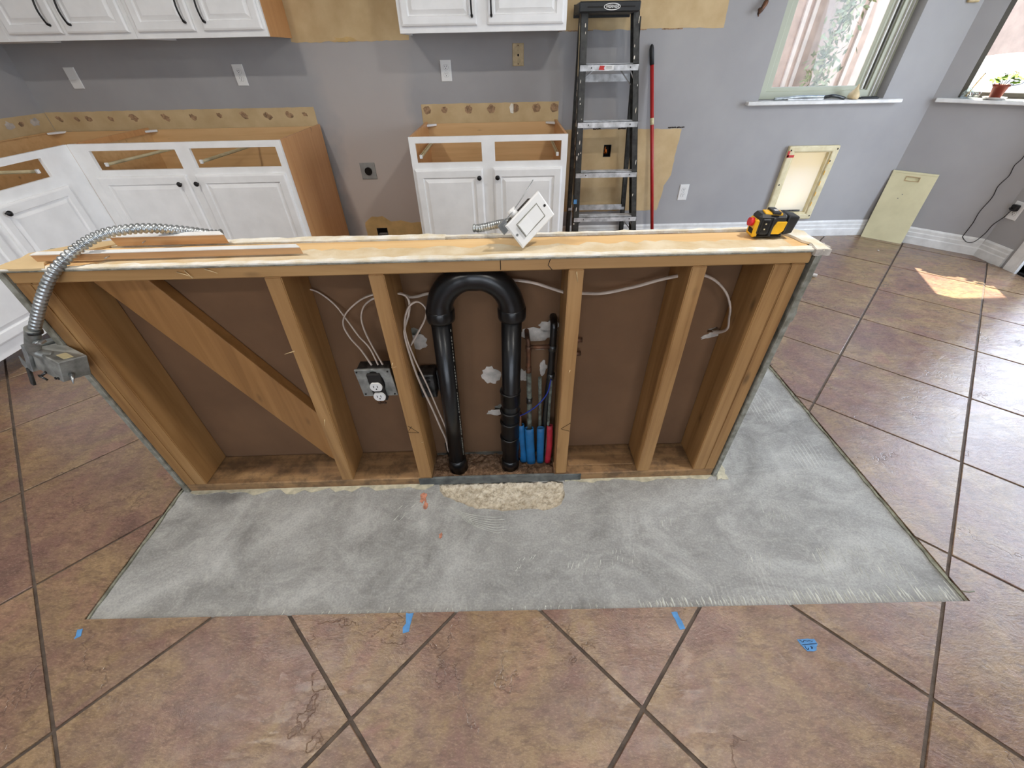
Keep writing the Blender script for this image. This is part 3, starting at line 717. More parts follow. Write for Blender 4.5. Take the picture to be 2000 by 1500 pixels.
hwbox('gap_line', -1.1, .74, .136, .146, .80, HT - .010, 'dark', 0)
# peeled corners
B().prism(wob([(-1.222, -.006), (-1.10, -.004), (-1.13, .03), (-1.12, .08), (-1.06, .13), (-1.0, .16), (-1.05, .175), (-1.12, .165), (-1.222, .10)], .005, .03, 8), HT - .0015, HT + .0035, mp=hw).obj('peeled_drywall_corner', 'paper', HB)
B().prism(wob([(.70, .155), (.745, .03), (.735, -.006), (.770, -.008), (.775, .11), (.745, .165)], .004, .02, 9), HT - .0015, HT + .004, mp=hw).obj('peeled_drywall_corner', 'paintchip', HB)
B().prism(wob([(.735, -.012), (.772, -.012), (.778, .03), (.74, .03)], .004, .008, 10), HT - .012, HT + .003, mp=hw).obj('plaster_crumb', 'plaster', HB)
# wood splinters and pencil marks
def stroke(name, pts, r, mat, parent, mp=None): return B(mp).tube(pts, r, 4).obj(name, mat, parent)
for pts in ([(-.332, -.0008, .305), (-.349, -.0008, .279), (-.312, -.0008, .276), (-.343, -.0008, .309)], [(.190, -.0008, .300), (.160, -.0008, .274), (.188, -.0008, .262)], [(.100, -.0008, .862), (.094, -.0008, .845), (.105, -.0008, .832)], [(-.022, -.0008, .862), (-.022, -.0008, .836)]):
    stroke('pencil_mark', pts, .0009, 'pencil', HB, hw)
for pts in ([(-.602, -.002, .615), (-.627, -.012, .612)], [(-.60, -.002, .35), (-.604, -.010, .33)], [(-.34, -.002, .565), (-.345, -.008, .552), (-.330, -.009, .556)], [(-.31, -.003, .232), (-.302, -.008, .238)],
            [(-.80, -.002, .852), (-.76, -.012, .842)], [(-.78, -.002, .855), (-.765, -.01, .838)], [(-.73, -.003, .858), (-.70, -.01, .850)], [(.165, -.001, .826), (.170, -.004, .80)], [(.172, -.001, .52), (.168, -.005, .512)]):
    B(hw).tube(pts, lambda i: .0018 if i == 0 else .0005, 4).obj('wood_splinter', 'paper', HB)

# loose trims lying on top
zt = HT + .004
def trim(name, label, p0, p1, w, h, mat='trimwood', paint=True):
    """mitred moulding with one painted long edge"""
    p0, p1 = Vector(p0), Vector(p1); d = (p1 - p0); L = d.length; d.normalize(); s_ = Vector((-d.y, d.x, 0))
    mp = lambda a, c, z: tuple(p0 + d * a + s_ * c + Vector((0, 0, z)))
    t = thing(name, label, 'trim piece', tuple(p0))
    # front side is wood; cut ends are mitred
    vs = [(0, 0, 0), (L, 0, 0), (L - w * 1.6, w, 0), (w * .5, w, 0), (-w * .6, 0, h * .86), (L - w * .3, 0, h * .86), (L - w * 1.6, w, h), (w * .5, w, h)]
    B().add(vs, [(3, 2, 1, 0), (0, 1, 5, 4), (1, 2, 6, 5), (2, 3, 7, 6), (3, 0, 4, 7), (4, 5, 6, 7)], mp=mp).obj('moulding', mat, t)
    vs = [(-w * .6, -.0008, h * .86), (L - w * .3, -.0008, h * .86), (L - w * 1.6, w + .001, h + .0003), (w * .5, w + .001, h + .0003), (-w * .6, -.0008, h * .86 + .002), (L - w * .3, -.0008, h * .86 + .002), (L - w * 1.6, w + .001, h + .0025), (w * .5, w + .001, h + .0025)]
    B().add(vs, [(3, 2, 1, 0), (0, 1, 5, 4), (1, 2, 6, 5), (2, 3, 7, 6), (3, 0, 4, 7), (4, 5, 6, 7)], mp=mp).obj('painted_face', 'trimwhite', t)
    B(mp).tube([(L * .28, -.002, h * .5), (L * .27, -.012, h * .4)], .001, 5).obj('nail', 'steel', t)
    return t
trim('trim_piece', 'long thin white and wood moulding strip, front one of two on half wall top', (-1.150, .970, zt), (-.508, .986, zt), .0095, .018)
trim('trim_piece', 'short white topped wood moulding behind the long strip on half wall', (-1.025, 1.066, zt), (-.735, 1.070, zt), .012, .025)

# ============================================================ PLUMBING AND WIRING IN THE WALL
P = thing('drain_vent_pipe', 'black plastic drain pipe bent in a tall upside down U between studs', 'pipe', (-.11, 1.01, 0))
pv = .066
def pp(x, z, dv=0): return hw(x, pv + dv, z)
XLp, XRp, RR, ZS = -.197, .004, .1005, .690
B().tube([pp(-.213, .008), pp(-.198, ZS - .02)], .0295, 24).obj('left_pipe', 'abs', P)
B().tube([pp(-.013, .008), pp(.003, ZS - .02)], .0295, 24).obj('right_pipe', 'abs', P)
arc = [pp(XLp, ZS - .01)] + [pp((XLp + XRp) / 2 - RR * math.cos(a), ZS + RR * math.sin(a)) for a in [PI * k / 28 for k in range(29)]] + [pp(XRp, ZS - .01)]
B().tube(arc, lambda i: .036 + (.002 if i in (1, 2, 14, 15, 16, 28, 29) else 0), 26).obj('return_bend', 'abs', P)
for xx in (XLp, XRp):
    B().lathe([(.033, -.026), (.0395, -.026), (.0405, -.018), (.0405, .004), (.036, .012)], 26, pp(xx, ZS)).obj('socket_collar', 'abs', P)
for xx, z_, h_ in ((-.006, .345, .058), (-.008, .275, .042), (-.010, .195, .07), (-.012, .12, .07)):
    B().lathe([(.0300, 0), (.0325, .002), (.0330, h_ - .004), (.0345, h_ - .003), (.0345, h_), (.0300, h_ + .001)], 26, pp(xx, z_ - .01)).obj('coupling', 'abs', P)
B().lathe([(.036, 0), (.034, .05), (.030, .06)], 14, pp(-.212, .01)).obj('foot_sleeve', 'abs', P)
B().lathe([(.034, 0), (.033, .04), (.030, .05)], 14, pp(-.013, .01)).obj('foot_sleeve', 'abs', P)
# tiny printed line on the left pipe (rows of dashes)
b = B()
for k in range(46):
    z_ = .10 + k * .0118; x_ = -.213 + (z_ - .008) / (ZS - .028) * .015 + .0265
    if k % 9 != 8: b.box(x_ - .003, x_ + .001, pv - .0145, pv - .0118, z_, z_ + .007, mp=hw)
b.obj('printed_line', 'greyedge', P)
# copper supply lines
C_ = thing('copper_supply_pipes', 'tarnished copper water pipes beside the black drain pipe', 'pipe', (.09, 1.04, 0))
B(hw).tube([(.062, .085, .05), (.058, .085, .33), (.054, .087, .47)], .0085, 12).obj('pipe', 'patina', C_)
B(hw).tube(smooth([(.054, .087, .45), (.053, .088, .55), (.050, .098, .572), (.049, .145, .578)]), .0075, 12).obj('pipe', 'copper', C_)
B(hw).tube([(.055, .088, .545), (.125, .088, .545)], .007, 12).obj('crossover_pipe', 'copper', C_)
B(hw).tube(smooth([(.112, .092, .05), (.118, .092, .30), (.126, .090, .45), (.128, .090, .60), (.129, .105, .622), (.129, .145, .625)]), .011, 12).obj('pipe', 'abs', C_, label='pipe wrapped in black tape')
B(hw).tube([(.100, .090, .05), (.096, .092, .30), (.092, .094, .42)], .006, 10).obj('pipe', 'patina', C_)
B(hw).tube([(.124, .075, .05), (.128, .080, .42)], .005, 10).obj('pipe', 'patina', C_)
B(hw).tube([(.024, .080, .05), (.026, .085, .27)], .007, 10).obj('pipe', 'copper', C_)
for x_, v_, z_, r_ in ((.058, .085, .33, .0105), (.054, .087, .46, .0095), (.053, .088, .54, .0095), (.127, .090, .54, .013), (.127, .09, .43, .013)):
    B().lathe([(r_ * .85, -.011), (r_, -.010), (r_, .010), (r_ * .85, .011)], 14, hw(x_, v_, z_)).obj('fitting', 'copper' if r_ < .01 else 'steeldark', C_)
for z_ in (.548, .497):
    B(hw).tube([(.196, .115, z_), (.222, .115, z_ + .001)], .008, 8).obj('pipe_stub', 'copper', C_)
    B(hw).tube([(.205, .115, z_ - .010), (.205, .115, z_ + .010)], .003, 6).obj('stub_valve', 'steeldark', C_)
def sleeve(mat, pts, r, label):
    o = B(hw).tube(smooth(pts, 4), r, 14, cap=False, sq=.62)
    o.tube(smooth(pts, 4), r * .86, 14, cap=True, mp=hw, sq=.5) if False else None
    ob = o.obj('pipe_sleeve', mat, C_, label, recalc=False); md = ob.modifiers.new('s', 'SOLIDIFY'); md.thickness = .0015; md.offset = -1; return ob
sleeve('bluesleeve', [(.040, .080, .020), (.032, .082, .10), (.027, .084, .215)], .014, 'blue plastic sleeve, leftmost')
sleeve('bluesleeve', [(.068, .070, .022), (.063, .074, .10), (.058, .076, .205)], .0165, 'blue plastic sleeve, widest')
sleeve('bluesleeve', [(.102, .072, .022), (.101, .074, .10), (.099, .076, .205)], .0135, 'blue plastic sleeve beside the red one')
sleeve('redsleeve', [(.130, .070, .022), (.134, .072, .12), (.131, .074, .218)], .011, 'red plastic sleeve')
B(hw).tube(smooth([(.020, .070, .270), (.050, .062, .295), (.085, .060, .330), (.115, .065, .375), (.126, .070, .43)]), .0022, 6).obj('blue_wire', 'bluewire', C_)
# cables
def cable(pts, r=.0042, lab=None, sq=.6, cat='cable'):
    o = B(hw).tube(smooth(pts, 7), r, 8, sq=sq).obj('electrical_cable', 'cable'); tag(o, lab, cat, 'pale electrical cables in the half wall'); return o
cable([(-.609, .09, .761), (-.603, .11, .75), (-.553, .125, .733), (-.51, .12, .693), (-.478, .10, .65), (-.45, .08, .609), (-.415, .05, .583), (-.396, .03, .536)], lab='thin pale cable from the left stud hole down into the outlet box')
cable([(-.359, .10, .733), (-.384, .08, .737), (-.425, .09, .715), (-.475, .10, .672), (-.493, .10, .634), (-.48, .09, .595), (-.446, .06, .572), (-.415, .03, .536)], lab='pale cable making the widest loop left of the second stud')
cable([(-.358, .09, .729), (-.385, .08, .724), (-.416, .09, .696), (-.435, .10, .654), (-.431, .09, .615), (-.409, .06, .58), (-.382, .03, .536)], lab='pale cable making the narrow loop close to the second stud')
cable([(-.357, .10, .744), (-.323, .09, .742), (-.303, .10, .729), (-.283, .10, .719), (-.264, .11, .715), (-.233, .124, .716), (-.141, .124, .724), (-.052, .12, .749), (.006, .11, .757), (.063, .11, .748), (.113, .10, .735), (.154, .08, .73), (.205, .08, .726), (.267, .10, .715), (.351, .10, .732), (.415, .09, .756), (.461, .07, .776), (.509, .07, .777), (.549, .09, .76), (.59, .10, .733), (.622, .10, .70), (.645, .10, .658), (.654, .10, .62), (.657, .095, .591), (.656, .118, .563), (.636, .143, .546)], .0058, 'long pale cable running high through the studs to the right hole')
cable([(-.355, .09, .743), (-.321, .08, .742), (-.291, .08, .735), (-.279, .07, .718), (-.285, .06, .684), (-.300, .05, .649), (-.302, .04, .625), (-.298, .04, .55), (-.290, .05, .453), (-.268, .06, .322), (-.255, .07, .226), (-.246, .08, .154), (-.247, .085, .075)], lab='pale cable dropping beside the second stud, left of its pair')
cable([(-.297, .06, .582), (-.274, .07, .615), (-.248, .08, .655), (-.239, .08, .688), (-.25, .08, .709), (-.264, .07, .718), (-.283, .06, .705), (-.298, .05, .666), (-.300, .046, .618), (-.289, .046, .54), (-.270, .056, .432), (-.252, .066, .31), (-.239, .076, .218), (-.236, .086, .149), (-.236, .09, .08)], lab='pale cable with a round loop near the left pipe bend')
b = B(hw)
for dx in (-.008, 0, .007): b.tube(smooth([(-.243 + dx, .084, .13), (-.241 + dx, .082, .08), (-.238 + dx * .6, .088, .03)]), .0032, 6)
tag(b.obj('black_cable_bundle', 'abs'), 'frayed black cables rising from the floor beside the left drain pipe', 'cable')
# dark cable ties
def mark(x, z, w=.03):
    pass
# outlet box
O = thing('outlet_box', 'square metal box with a white duplex outlet on the second stud', 'outlet', (-.405, .99, .48))
bx = lambda x, v, z: hw(x + (.48 - z) * .06, v, z)
b = B(bx).box(-.455, -.357, .014, .056, .440, .534, .003); b.obj('metal_box', 'steeldark', O)
b = B(bx); b.plate(rect(-.458, -.354, .436, .536), [[(p[0], p[1]) for p in blob(-.405, .490, .024, .040, 20, .0, 1)]], .006, .013); b.obj('mounting_plate', 'boxmetal', O, bevel=.001)
ringp = [(-.405 + .026 * math.cos(a), .010, .494 + .040 * math.sin(a)) for a in [PI * k / 24 for k in range(0, 25)]]
B(bx).tube(ringp, .003, 6).obj('plate_ring', 'steel', O)
B(bx).box(-.424, -.386, -.004, .014, .425, .525, .002).obj('receptacle_body', 'dark', O)
for zc in (.482, .444):
    f = B(bx).prism([(-.405 + .0175 * math.cos(2 * PI * k / 24), zc + max(-.0145, min(.0145, .0175 * math.sin(2 * PI * k / 24)))) for k in range(24)], -.010, -.003, 'y').obj('receptacle_face', 'whiteplastic', O)
    q = B(bx)
    for dx in (-.006, .005): q.box(-.405 + dx - .001, -.405 + dx + .001, -.0105, -.0095, zc - .001, zc + .007)
    q.prism(blob(-.405, zc - .006, .0022, .0022, 10, 0), -.0105, -.0095, 'y'); q.obj('slot', 'black', f)
B(bx).box(-.414, -.410, -.006, .0, .412, .425).box(-.400, -.396, -.006, .0, .412, .425).box(-.418, -.392, -.006, -.003, .414, .417).obj('mounting_ears', 'copper', O)
for x_, z_ in ((-.452, .529), (-.362, .443), (-.450, .445), (-.362, .529)):
    B(bx).prism(blob(x_, z_, .0026, .0026, 10, 0), .004, .007, 'y').obj('screw', 'black', O)
O2 = thing('rear_box', 'dark metal electrical box half hidden behind the hanging cables', 'electrical box', (-.27, 1.05, .41))
B(hw).box(-.299, -.248, .070, .128, .366, .460, .003).obj('metal_box', 'steeldark', O2)
B(hw).box(-.245, -.240, .10, .128, .37, .455).obj('mounting_tab', 'steeldark', O2)
for z_ in (.45, .435):
    B(hw).prism(blob(-.268, z_, .007, .004, 12, 0), .068, .071, 'y').obj('knockout', 'dark', O2)

# ============================================================ FLEXIBLE CONDUITS, SWITCH
def conduit(path, r, pitch, n=14):
    p = smooth(path, 24); out = [p[0]]; 
    d = 0; acc = []
    # resample at a quarter of the pitch
    st = pitch / 4; cur = p[0]; i = 1; rem = st; pts = [p[0]]
    while i < len(p):
        seg = (p[i] - cur).length
        if seg >= rem: cur = cur + (p[i] - cur).normalized() * rem; pts.append(cur.copy()); rem = st
        else: rem -= seg; cur = p[i]; i += 1
    prof = (1.0, 1.03, .97, .70)
    return B().tube(pts, lambda i: r * prof[i % 4], n)
T = thing('flexible_conduit', 'ribbed silver flexible conduit arching over the left end of the half wall', 'conduit', (-.80, 1.10, HT))
conduit([(-.770, 1.112, .882), (-.792, 1.105, .884), (-.851, 1.09, .900), (-.902, 1.06, .917), (-.939, 1.03, .925), (-.98, 1.0, .924), (-1.022, .96, .905), (-1.070, .92, .867), (-1.120, .90, .813), (-1.168, .888, .755), (-1.186, .885, .733)], .0122, .0108).obj('ribbed_tube', 'steel', T)
T2 = thing('junction_box', 'metal switch box hanging from the conduit over the left floor', 'electrical box', (-1.17, .885, .70))
B().lathe([(.014, -.004), (.016, -.002), (.016, .004), (.013, .006)], 18, (-1.190, .884, .728), Vector((-.3, -.1, -.9)).to_track_quat('Z', 'Y').to_matrix()).obj('conduit_collar', 'steeldark', T2)
B().tube(smooth([(-1.188, .884, .736), (-1.206, .881, .708), (-1.222, .880, .685), (-1.226, .880, .672), (-1.216, .882, .660), (-1.200, .886, .652)], 6), lambda i: .0150 if i < 14 else .0125, 16).obj('elbow_connector', 'boxmetal', T2)
B().box(-1.194, -1.172, .862, .880, .700, .708, .002).lathe([(.004, 0), (.006, .002), (.006, .006)], 10, (-1.184, .866, .704)).obj('clamp_screw', 'steel', T2)
Rb = (Matrix.Rotation(math.radians(14), 3, 'Y') @ Matrix.Rotation(math.radians(-22), 3, 'Z') @ Matrix.Rotation(math.radians(-10), 3, 'X'))
bc = Vector((-1.200, .893, .628))
BM = lambda x, y, z: tuple(bc + Rb @ (Vector((x, y, z)) * 1.15))
B(BM).box(-.042, .042, -.027, .027, -.026, .026, .002).obj('box_body', 'boxmetal', T2)
B(BM).box(-.058, -.043, -.034, .030, -.034, .032, .001).prism([(-.060, -.03), (-.088, -.012), (-.084, -.032), (-.060, -.05)], -.03, -.028, 'y').obj('flange', 'steel', T2)
B(BM).box(-.062, -.052, -.036, -.030, -.075, -.030, .001).obj('mounting_strap', 'steeldark', T2)
for x_, z_ in ((-.030, .015), (.030, -.020), (-.01, -.022), (.02, -.024)):
    B(BM).prism(blob(x_, z_, .0035, .0035, 10, 0), -.0285, -.0265, 'y').obj('screw_hole', 'dark', T2)
B(BM).box(.010, .034, -.012, .006, .0262, .0268).obj('paper_label', 'label', T2)
B(BM).tube([(-.02, -.020, -.026), (-.03, -.030, -.042)], .003, 6).tube([(-.034, -.030, -.040), (-.012, -.028, -.043)], .0025, 6).obj('ground_screw', 'steeldark', T2)
B(BM).tube([(.044, -.01, -.008), (.062, -.02, -.022)], lambda i: .006 if i == 0 else .001, 8).obj('screw', 'steel', T2)

# paddle switch on its plate, corner resting on the top plate
c0 = Vector((.0347, .983, .8745)); ea = Vector((.0786, .0518, .0630)).normalized(); eb = Vector((-.0439, -.0079, .0532))
eb = (eb - ea * eb.dot(ea)).normalized(); en = ea.cross(eb).normalized()
if en.dot(Vector((0, 0, 1.25)) - c0) > 0: en = -en            # en points away from the room side
SW = lambda a, v, z: tuple(c0 + ea * a + eb * z + en * v)       # a along plate, z across, v behind
T = thing('wall_switch', 'white paddle light switch tilted on one corner on half wall top', 'switch', tuple(c0))
B(SW).rings([(0, .114, 0, .070, .006), (0, .114, 0, .070, .002), (.003, .111, .003, .067, 0)]).obj('cover_plate', 'whiteplastic', T)
B(SW).plate(rect(.0215, .0925, .0155, .0545), [rect(.0235, .0905, .0175, .0525)], -.0008, .0004).obj('paddle_gap', 'greyedge', T)
B(SW).add([(.024, .0, .018), (.090, .0, .018), (.090, .0, .052), (.024, .0, .052), (.024, -.0060, .0185), (.057, -.0022, .0185), (.090, -.0018, .0185), (.024, -.0060, .0515), (.057, -.0022, .0515), (.090, -.0018, .0515)],
    [(0, 1, 6, 5, 4), (3, 7, 8, 9, 2), (0, 4, 7, 3), (1, 2, 9, 6), (4, 5, 8, 7), (5, 6, 9, 8)]).obj('paddle', 'whiteplastic', T)
for a_ in (.0085, .1055):
    B(SW).prism(blob(a_, .035, .0032, .0032, 14, 0), -.0008, .001, 'y').obj('screw', 'steel' if a_ < .05 else 'dark', T)
B(SW).box(.012, .102, .008, .050, .012, .060, .002).obj('switch_body', 'steeldark', T)
B(SW).tube(smooth([(-.012, .012, .072), (.02, .016, .075), (.06, .020, .078), (.10, .018, .086), (.122, .010, .094)]), .0024, 6, sq=.4).obj('box_ear', 'steel', T)
B(SW).box(-.014, .010, .008, .012, .055, .082, .001).obj('mounting_ear', 'steel', T)
B(SW).tube([(.040, .022, .058), (.042, .028, .080)], .011, 14).obj('conduit_nut', 'whiteplastic', T)
T = thing('short_flexible_conduit', 'short ribbed metal conduit leading to the tilted paddle switch', 'conduit', (-.10, 1.12, HT))
conduit([(-.095, 1.126, .879), (-.082, 1.122, .880), (-.067, 1.115, .884), (-.052, 1.105, .890), (-.032, 1.09, .899), (-.004, 1.06, .913), (.02, 1.045, .926)], .0105, .0088).obj('ribbed_tube', 'steel', T)

# ============================================================ CABINETS
def raised_door(x0, x1, z0, z1, mp, parent, w=.045, th=.019):
    r = B(); a = lambda d, y: (x0 + d, x1 - d, z0 + d, z1 - d, y)
    r.rings([a(0, 0), a(0, -th + .006), a(.003, -th + .003), a(.010, -th), a(w, -th), a(w + .003, -th + .007), a(w + .008, -th + .008), a(w + .026, -th + .001), a(w + .028, -th)], mp=mp)
    return r.obj('door', 'white', parent)
def knob(x, z, mp, door):
    o = B(); pf = [(.004, 0), (.005, .006), (.005, .012), (.012, .016), (.014, .021), (.013, .026), (.007, .029), (.001, .030)]
    vs = []; fs = []; n = 18
    for r_, h in pf:
        for k in range(n): vs.append((x + r_ * math.cos(2 * PI * k / n), -.018 - h, z + r_ * math.sin(2 * PI * k / n)))
    for i in range(len(pf) - 1):
        for k in range(n): fs.append((i * n + k, i * n + (k + 1) % n, (i + 1) * n + (k + 1) % n, (i + 1) * n + k))
    return o.add(vs, fs, True, mp).obj('knob', 'black', door)
def slide(a, b_, mp, parent):
    a, b_ = Vector(a), Vector(b_); d = (b_ - a).normalized(); up = Vector((0, 0, 1)); s_ = d.cross(up).normalized()
    g = lambda p, q, r_: mp(*(a + d * p + s_ * q + up * r_)); L = (b_ - a).length
    o = B(g).box(0, L, -.007, .007, -.009, -.004).box(0, L, -.007, -.004, -.009, .006).box(0, L, .004, .007, -.009, .006).obj('drawer_slide', 'cream', parent)
    B(g).box(-.004, .010, -.008, .008, -.012, .009, .002).obj('slide_bracket', 'whiteplastic', o)
    B(g).box(L - .014, L, -.008, .008, -.012, .009, .002).obj('slide_bracket', 'steeldark', o)
def base_cabinet(name, label, x0, x1, depth, mp, loc, draws, doors, knobs, zt=.876, zf=.10, sides=(1, 1), slides=(), toe=.07, blocks=(1, 1), sidemat=('cabside', 'cabside'), group=None, cut=None):
    t = thing(name, label, 'cabinet', loc, group)
    B(mp).plate(rect(x0, x1, zf, zt), [rect(*d) for d in draws], 0, .019).obj('face_frame', 'white', t, bevel=.001)
    for k, xx in enumerate((x0 + .001, x1 - .016)):
        if sides[k]: B(mp).box(xx, xx + .015, .019, depth, zf if k == 0 else 0, zt - .001).obj('side_panel', sidemat[k], t)
    B(mp).box(x0 + .016, x1 - .016, depth - .008, depth, zf, zt - .012).obj('back_panel', 'cabin', t)
    B(mp).box(x0 + .016, x1 - .016, .019, depth - .008, zf + .02, zf + .035).obj('bottom_panel', 'cabin', t)
    B(mp).box(x0 + .004, x1 - .004, toe, toe + .015, 0, zf).obj('toe_board', 'white', t)
    xm = (x0 + x1) / 2
    for d, kx in zip(doors, knobs):
        o = raised_door(*d, mp, t)
        if kx is not None: knob(kx, .662, mp, o)
    for a, b_ in slides: slide(a, b_, mp, t)
    for k, xx in enumerate((x0 + .018, x1 - .078)):
        if blocks[k]: B(mp).prism([(xx, depth - .010), (xx + .06, depth - .010), (xx + (.0 if k == 0 else .06), depth - .06)], zt - .024, zt - .012).obj('corner_block', 'whiteplastic', t)
    return t
YF = 2.715
mb = lambda a, v, z: (a, YF + v, z)
base_cabinet('base_cabinet', 'narrow freestanding white base cabinet without top, left of the ladder', -.570, .354, .67, mb, (-.108, YF, 0),
    [(-.535, -.149, .742, .844), (-.072, .318, .742, .845)], [(-.556, -.148, .120, .709), (-.085, .328, .120, .709)], [-.170, -.061],
    slides=[((-.515, .03, .772), (-.530, .64, .762)), ((.300, .03, .772), (.315, .64, .762))])
mb_ = base_cabinet('base_cabinet', 'wide white base cabinet with orange wood end, along the back wall', -2.535, -1.312, .67, mb, (-1.92, YF, 0),
    [(-2.432, -1.932, .738, .840), (-1.848, -1.346, .740, .843)], [(-2.466, -1.930, .120, .706), (-1.876, -1.335, .120, .706)], [-1.975, -1.872],
    slides=[((-2.40, .03, .765), (-2.30, .62, .768)), ((-1.83, .03, .77), (-1.79, .62, .768))], sides=(1, 1), sidemat=('cabin', 'cabside'), blocks=(1, 0))
B(mb).box(-2.52, -2.512, .05, .66, .845, .877).obj('reddish_top_edge', 'cabside', mb_)
mr = lambda a, v, z: (-2.535 - v, a, z)
tr = base_cabinet('base_cabinet', 'white base cabinet run along the left wall, angled away in the corner', 1.55, 2.7148, .655, mr, (-2.535, 2.1, 0),
    [(2.080, 2.520, .750, .843), (1.60, 2.04, .750, .843)], [(2.104, 2.560, .165, .696), (1.595, 2.060, .165, .696)], [2.147, 2.02],
    slides=[((2.49, .03, .785), (2.50, .63, .775))], sides=(1, 0), toe=.205, blocks=(0, 0))
B(mr).box(2.712, 3.385, .645, .655, .10, .862).obj('back_panel', 'cabin', tr)
B(mr).box(2.712, 3.385, .02, .645, .12, .135).obj('bottom_panel', 'cabin', tr)
B(mr).box(2.73, 3.385, .640, .648, .862, .868).obj('back_rail', 'cabin', tr)
B(mr).prism([(3.30, .63), (3.375, .63), (3.375, .56)], .855, .866).obj('corner_block', 'whiteplastic', tr)
B(mb).box(-3.18, -2.536, .655, .668, .10, .862).obj('back_panel', 'cabin', tr)
bpy.data.objects['toe_board'].name = 'toe_board'

def pull(x, z0, mp, door, L=.128):
    pts = [(x, -.019, z0 + .006), (x, -.030, z0 + .008), (x, -.040, z0 + .018), (x, -.048, z0 + .045), (x, -.050, z0 + L / 2), (x, -.048, z0 + L - .045), (x, -.040, z0 + L - .018), (x, -.030, z0 + L - .008), (x, -.019, z0 + L - .006)]
    o = B(mp).tube(smooth(pts, 4), lambda i: .0048 if 6 < i < 26 else .0068, 8); return o.obj('handle', 'black', door)
YU = 3.08
mu = lambda a, v, z: (a, YU + v, z)
def upper(name, label, x0, x1, doors, handles, sidemat='white'):
    t = thing(name, label, 'cabinet', ((x0 + x1) / 2, YU, 1.337))
    B(mu).box(x0, x1, 0, .019, 1.337, 2.20, .001).obj('face_frame', 'white', t)
    for xx, mt in ((x0, 'white'), (x1 - .013, sidemat)): B(mu).box(xx, xx + .013, .019, .33, 1.337, 2.20).obj('side_panel', mt, t)
    B(mu).box(x0 + .013, x1 - .013, .019, .33, 1.350, 1.364).obj('bottom_panel', 'white', t)
    B(mu).box(x0 + .013, x1 - .013, .019, .33, 2.18, 2.20).obj('top_panel', 'white', t)
    B(mu).box(x0 + .013, x1 - .013, .32, .328, 1.364, 2.18).obj('back_panel', 'cabin', t)
    for (a, c), h in zip(doors, handles):
        d = raised_door(a, c, 1.367, 2.17, mu, t, .041); pull(h, 1.398, mu, d)
upper('upper_cabinet', 'two door white upper cabinet with exposed orange side beside bare drywall', -2.098, -1.350, [(-2.074, -1.747), (-1.698, -1.364)], [-1.782, -1.673], 'cabside')
upper('upper_cabinet', 'leftmost two door white upper cabinet on the back wall', -2.830, -2.099, [(-2.802, -2.495), (-2.471, -2.121)], [-2.538, -2.424])
upper('upper_cabinet', 'short white upper cabinet left of the ladder top, handles at its middle', -.598, .352, [(-.580, -.155), (-.097, .334)], [-.181, -.072])
t = thing('corner_upper_cabinet', 'white corner upper cabinet at the far left edge', 'cabinet', (-3.0, YU, 1.337))
B(mu).box(-3.195, -2.831, 0, .33, 1.337, 2.2, .001).obj('cabinet_box', 'white', t)

# ============================================================ WALL PLATES
WB = lambda x0, z0: (lambda a, v, z: (x0 + a, YB + v, z0 + z))
def duplex(x, z, label, mp=None, tilt=0, name='wall_outlet', blank=False, plug=False):
    mp = mp or WB(x, z); loc = mp(0, 0, 0); t = thing(name, label, 'outlet', tuple(loc))
    B(mp).rings([(-.035, .035, -.057, .057, 0), (-.035, .035, -.057, .057, -.004), (-.032, .032, -.054, .054, -.006)]).obj('cover_plate', 'whiteplastic', t)
    if blank:
        B(mp).box(-.017, .017, -.033, .033, -.0075, -.006, .0006).obj('paddle', 'whiteplastic', t); return t
    for zc in (.0195, -.0195):
        f = B(mp).prism([(.0165 * math.cos(2 * PI * k / 24), zc + max(-.0125, min(.0125, .0165 * math.sin(2 * PI * k / 24)))) for k in range(24)], -.0085, -.005, 'y').obj('receptacle_face', 'whiteplastic', t)
        g_ = B(mp).plate([(.0175 * math.cos(2 * PI * k / 24), zc + max(-.0135, min(.0135, .0175 * math.sin(2 * PI * k / 24)))) for k in range(24)], [[(.0166 * math.cos(2 * PI * k / 24), zc + max(-.0126, min(.0126, .0166 * math.sin(2 * PI * k / 24)))) for k in range(24)]], -.0064, -.0056).obj('receptacle_outline', 'greyedge', t)
        q = B(mp)
        for dx in (-.0065, .0055): q.box(dx - .0012, dx + .0012, -.009, -.0082, zc, zc + .008)
        q.prism(blob(0, zc - .006, .0026, .0026, 10, 0), -.009, -.0082, 'y'); q.obj('slot', 'dark', f)
    B(mp).prism(blob(0, 0, .003, .003, 12, 0), -.0075, -.005, 'y').obj('screw', 'steel', t)
    return t
duplex(-2.862, 1.158, 'white switch plate under the leftmost upper cabinet near the corner', name='wall_switch_plate', blank=True)['category'] = 'switch'
duplex(-1.760, 1.156, 'white duplex outlet on the wall above the wide base cabinet')
duplex(-.394, 1.156, 'white duplex outlet above the narrow base cabinet')
duplex(1.377, .370, 'white duplex outlet low on the wall right of the red pole')
t = thing('phone_jack_plate', 'beige wall plate with a center jack below the short upper cabinet', 'wall plate', (.085, YB, 1.231))
mp = WB(.085, 1.231)
B(mp).rings([(-.037, .037, -.058, .058, 0), (-.037, .037, -.058, .058, -.004), (-.034, .034, -.055, .055, -.006)]).obj('cover_plate', 'beige', t)
B(mp).prism(blob(0, -.002, .006, .007, 12, 0), -.008, -.005, 'y').obj('jack', 'dark', t)
for z_ in (.047, -.047): B(mp).prism(blob(0, z_, .0035, .0035, 12, 0), -.0072, -.005, 'y').obj('screw', 'copper', t)
t = thing('range_outlet', 'square grey range outlet with a round black socket on the bare wall', 'outlet', (-1.05, YB, .567))
mp = WB(-1.05, .567)
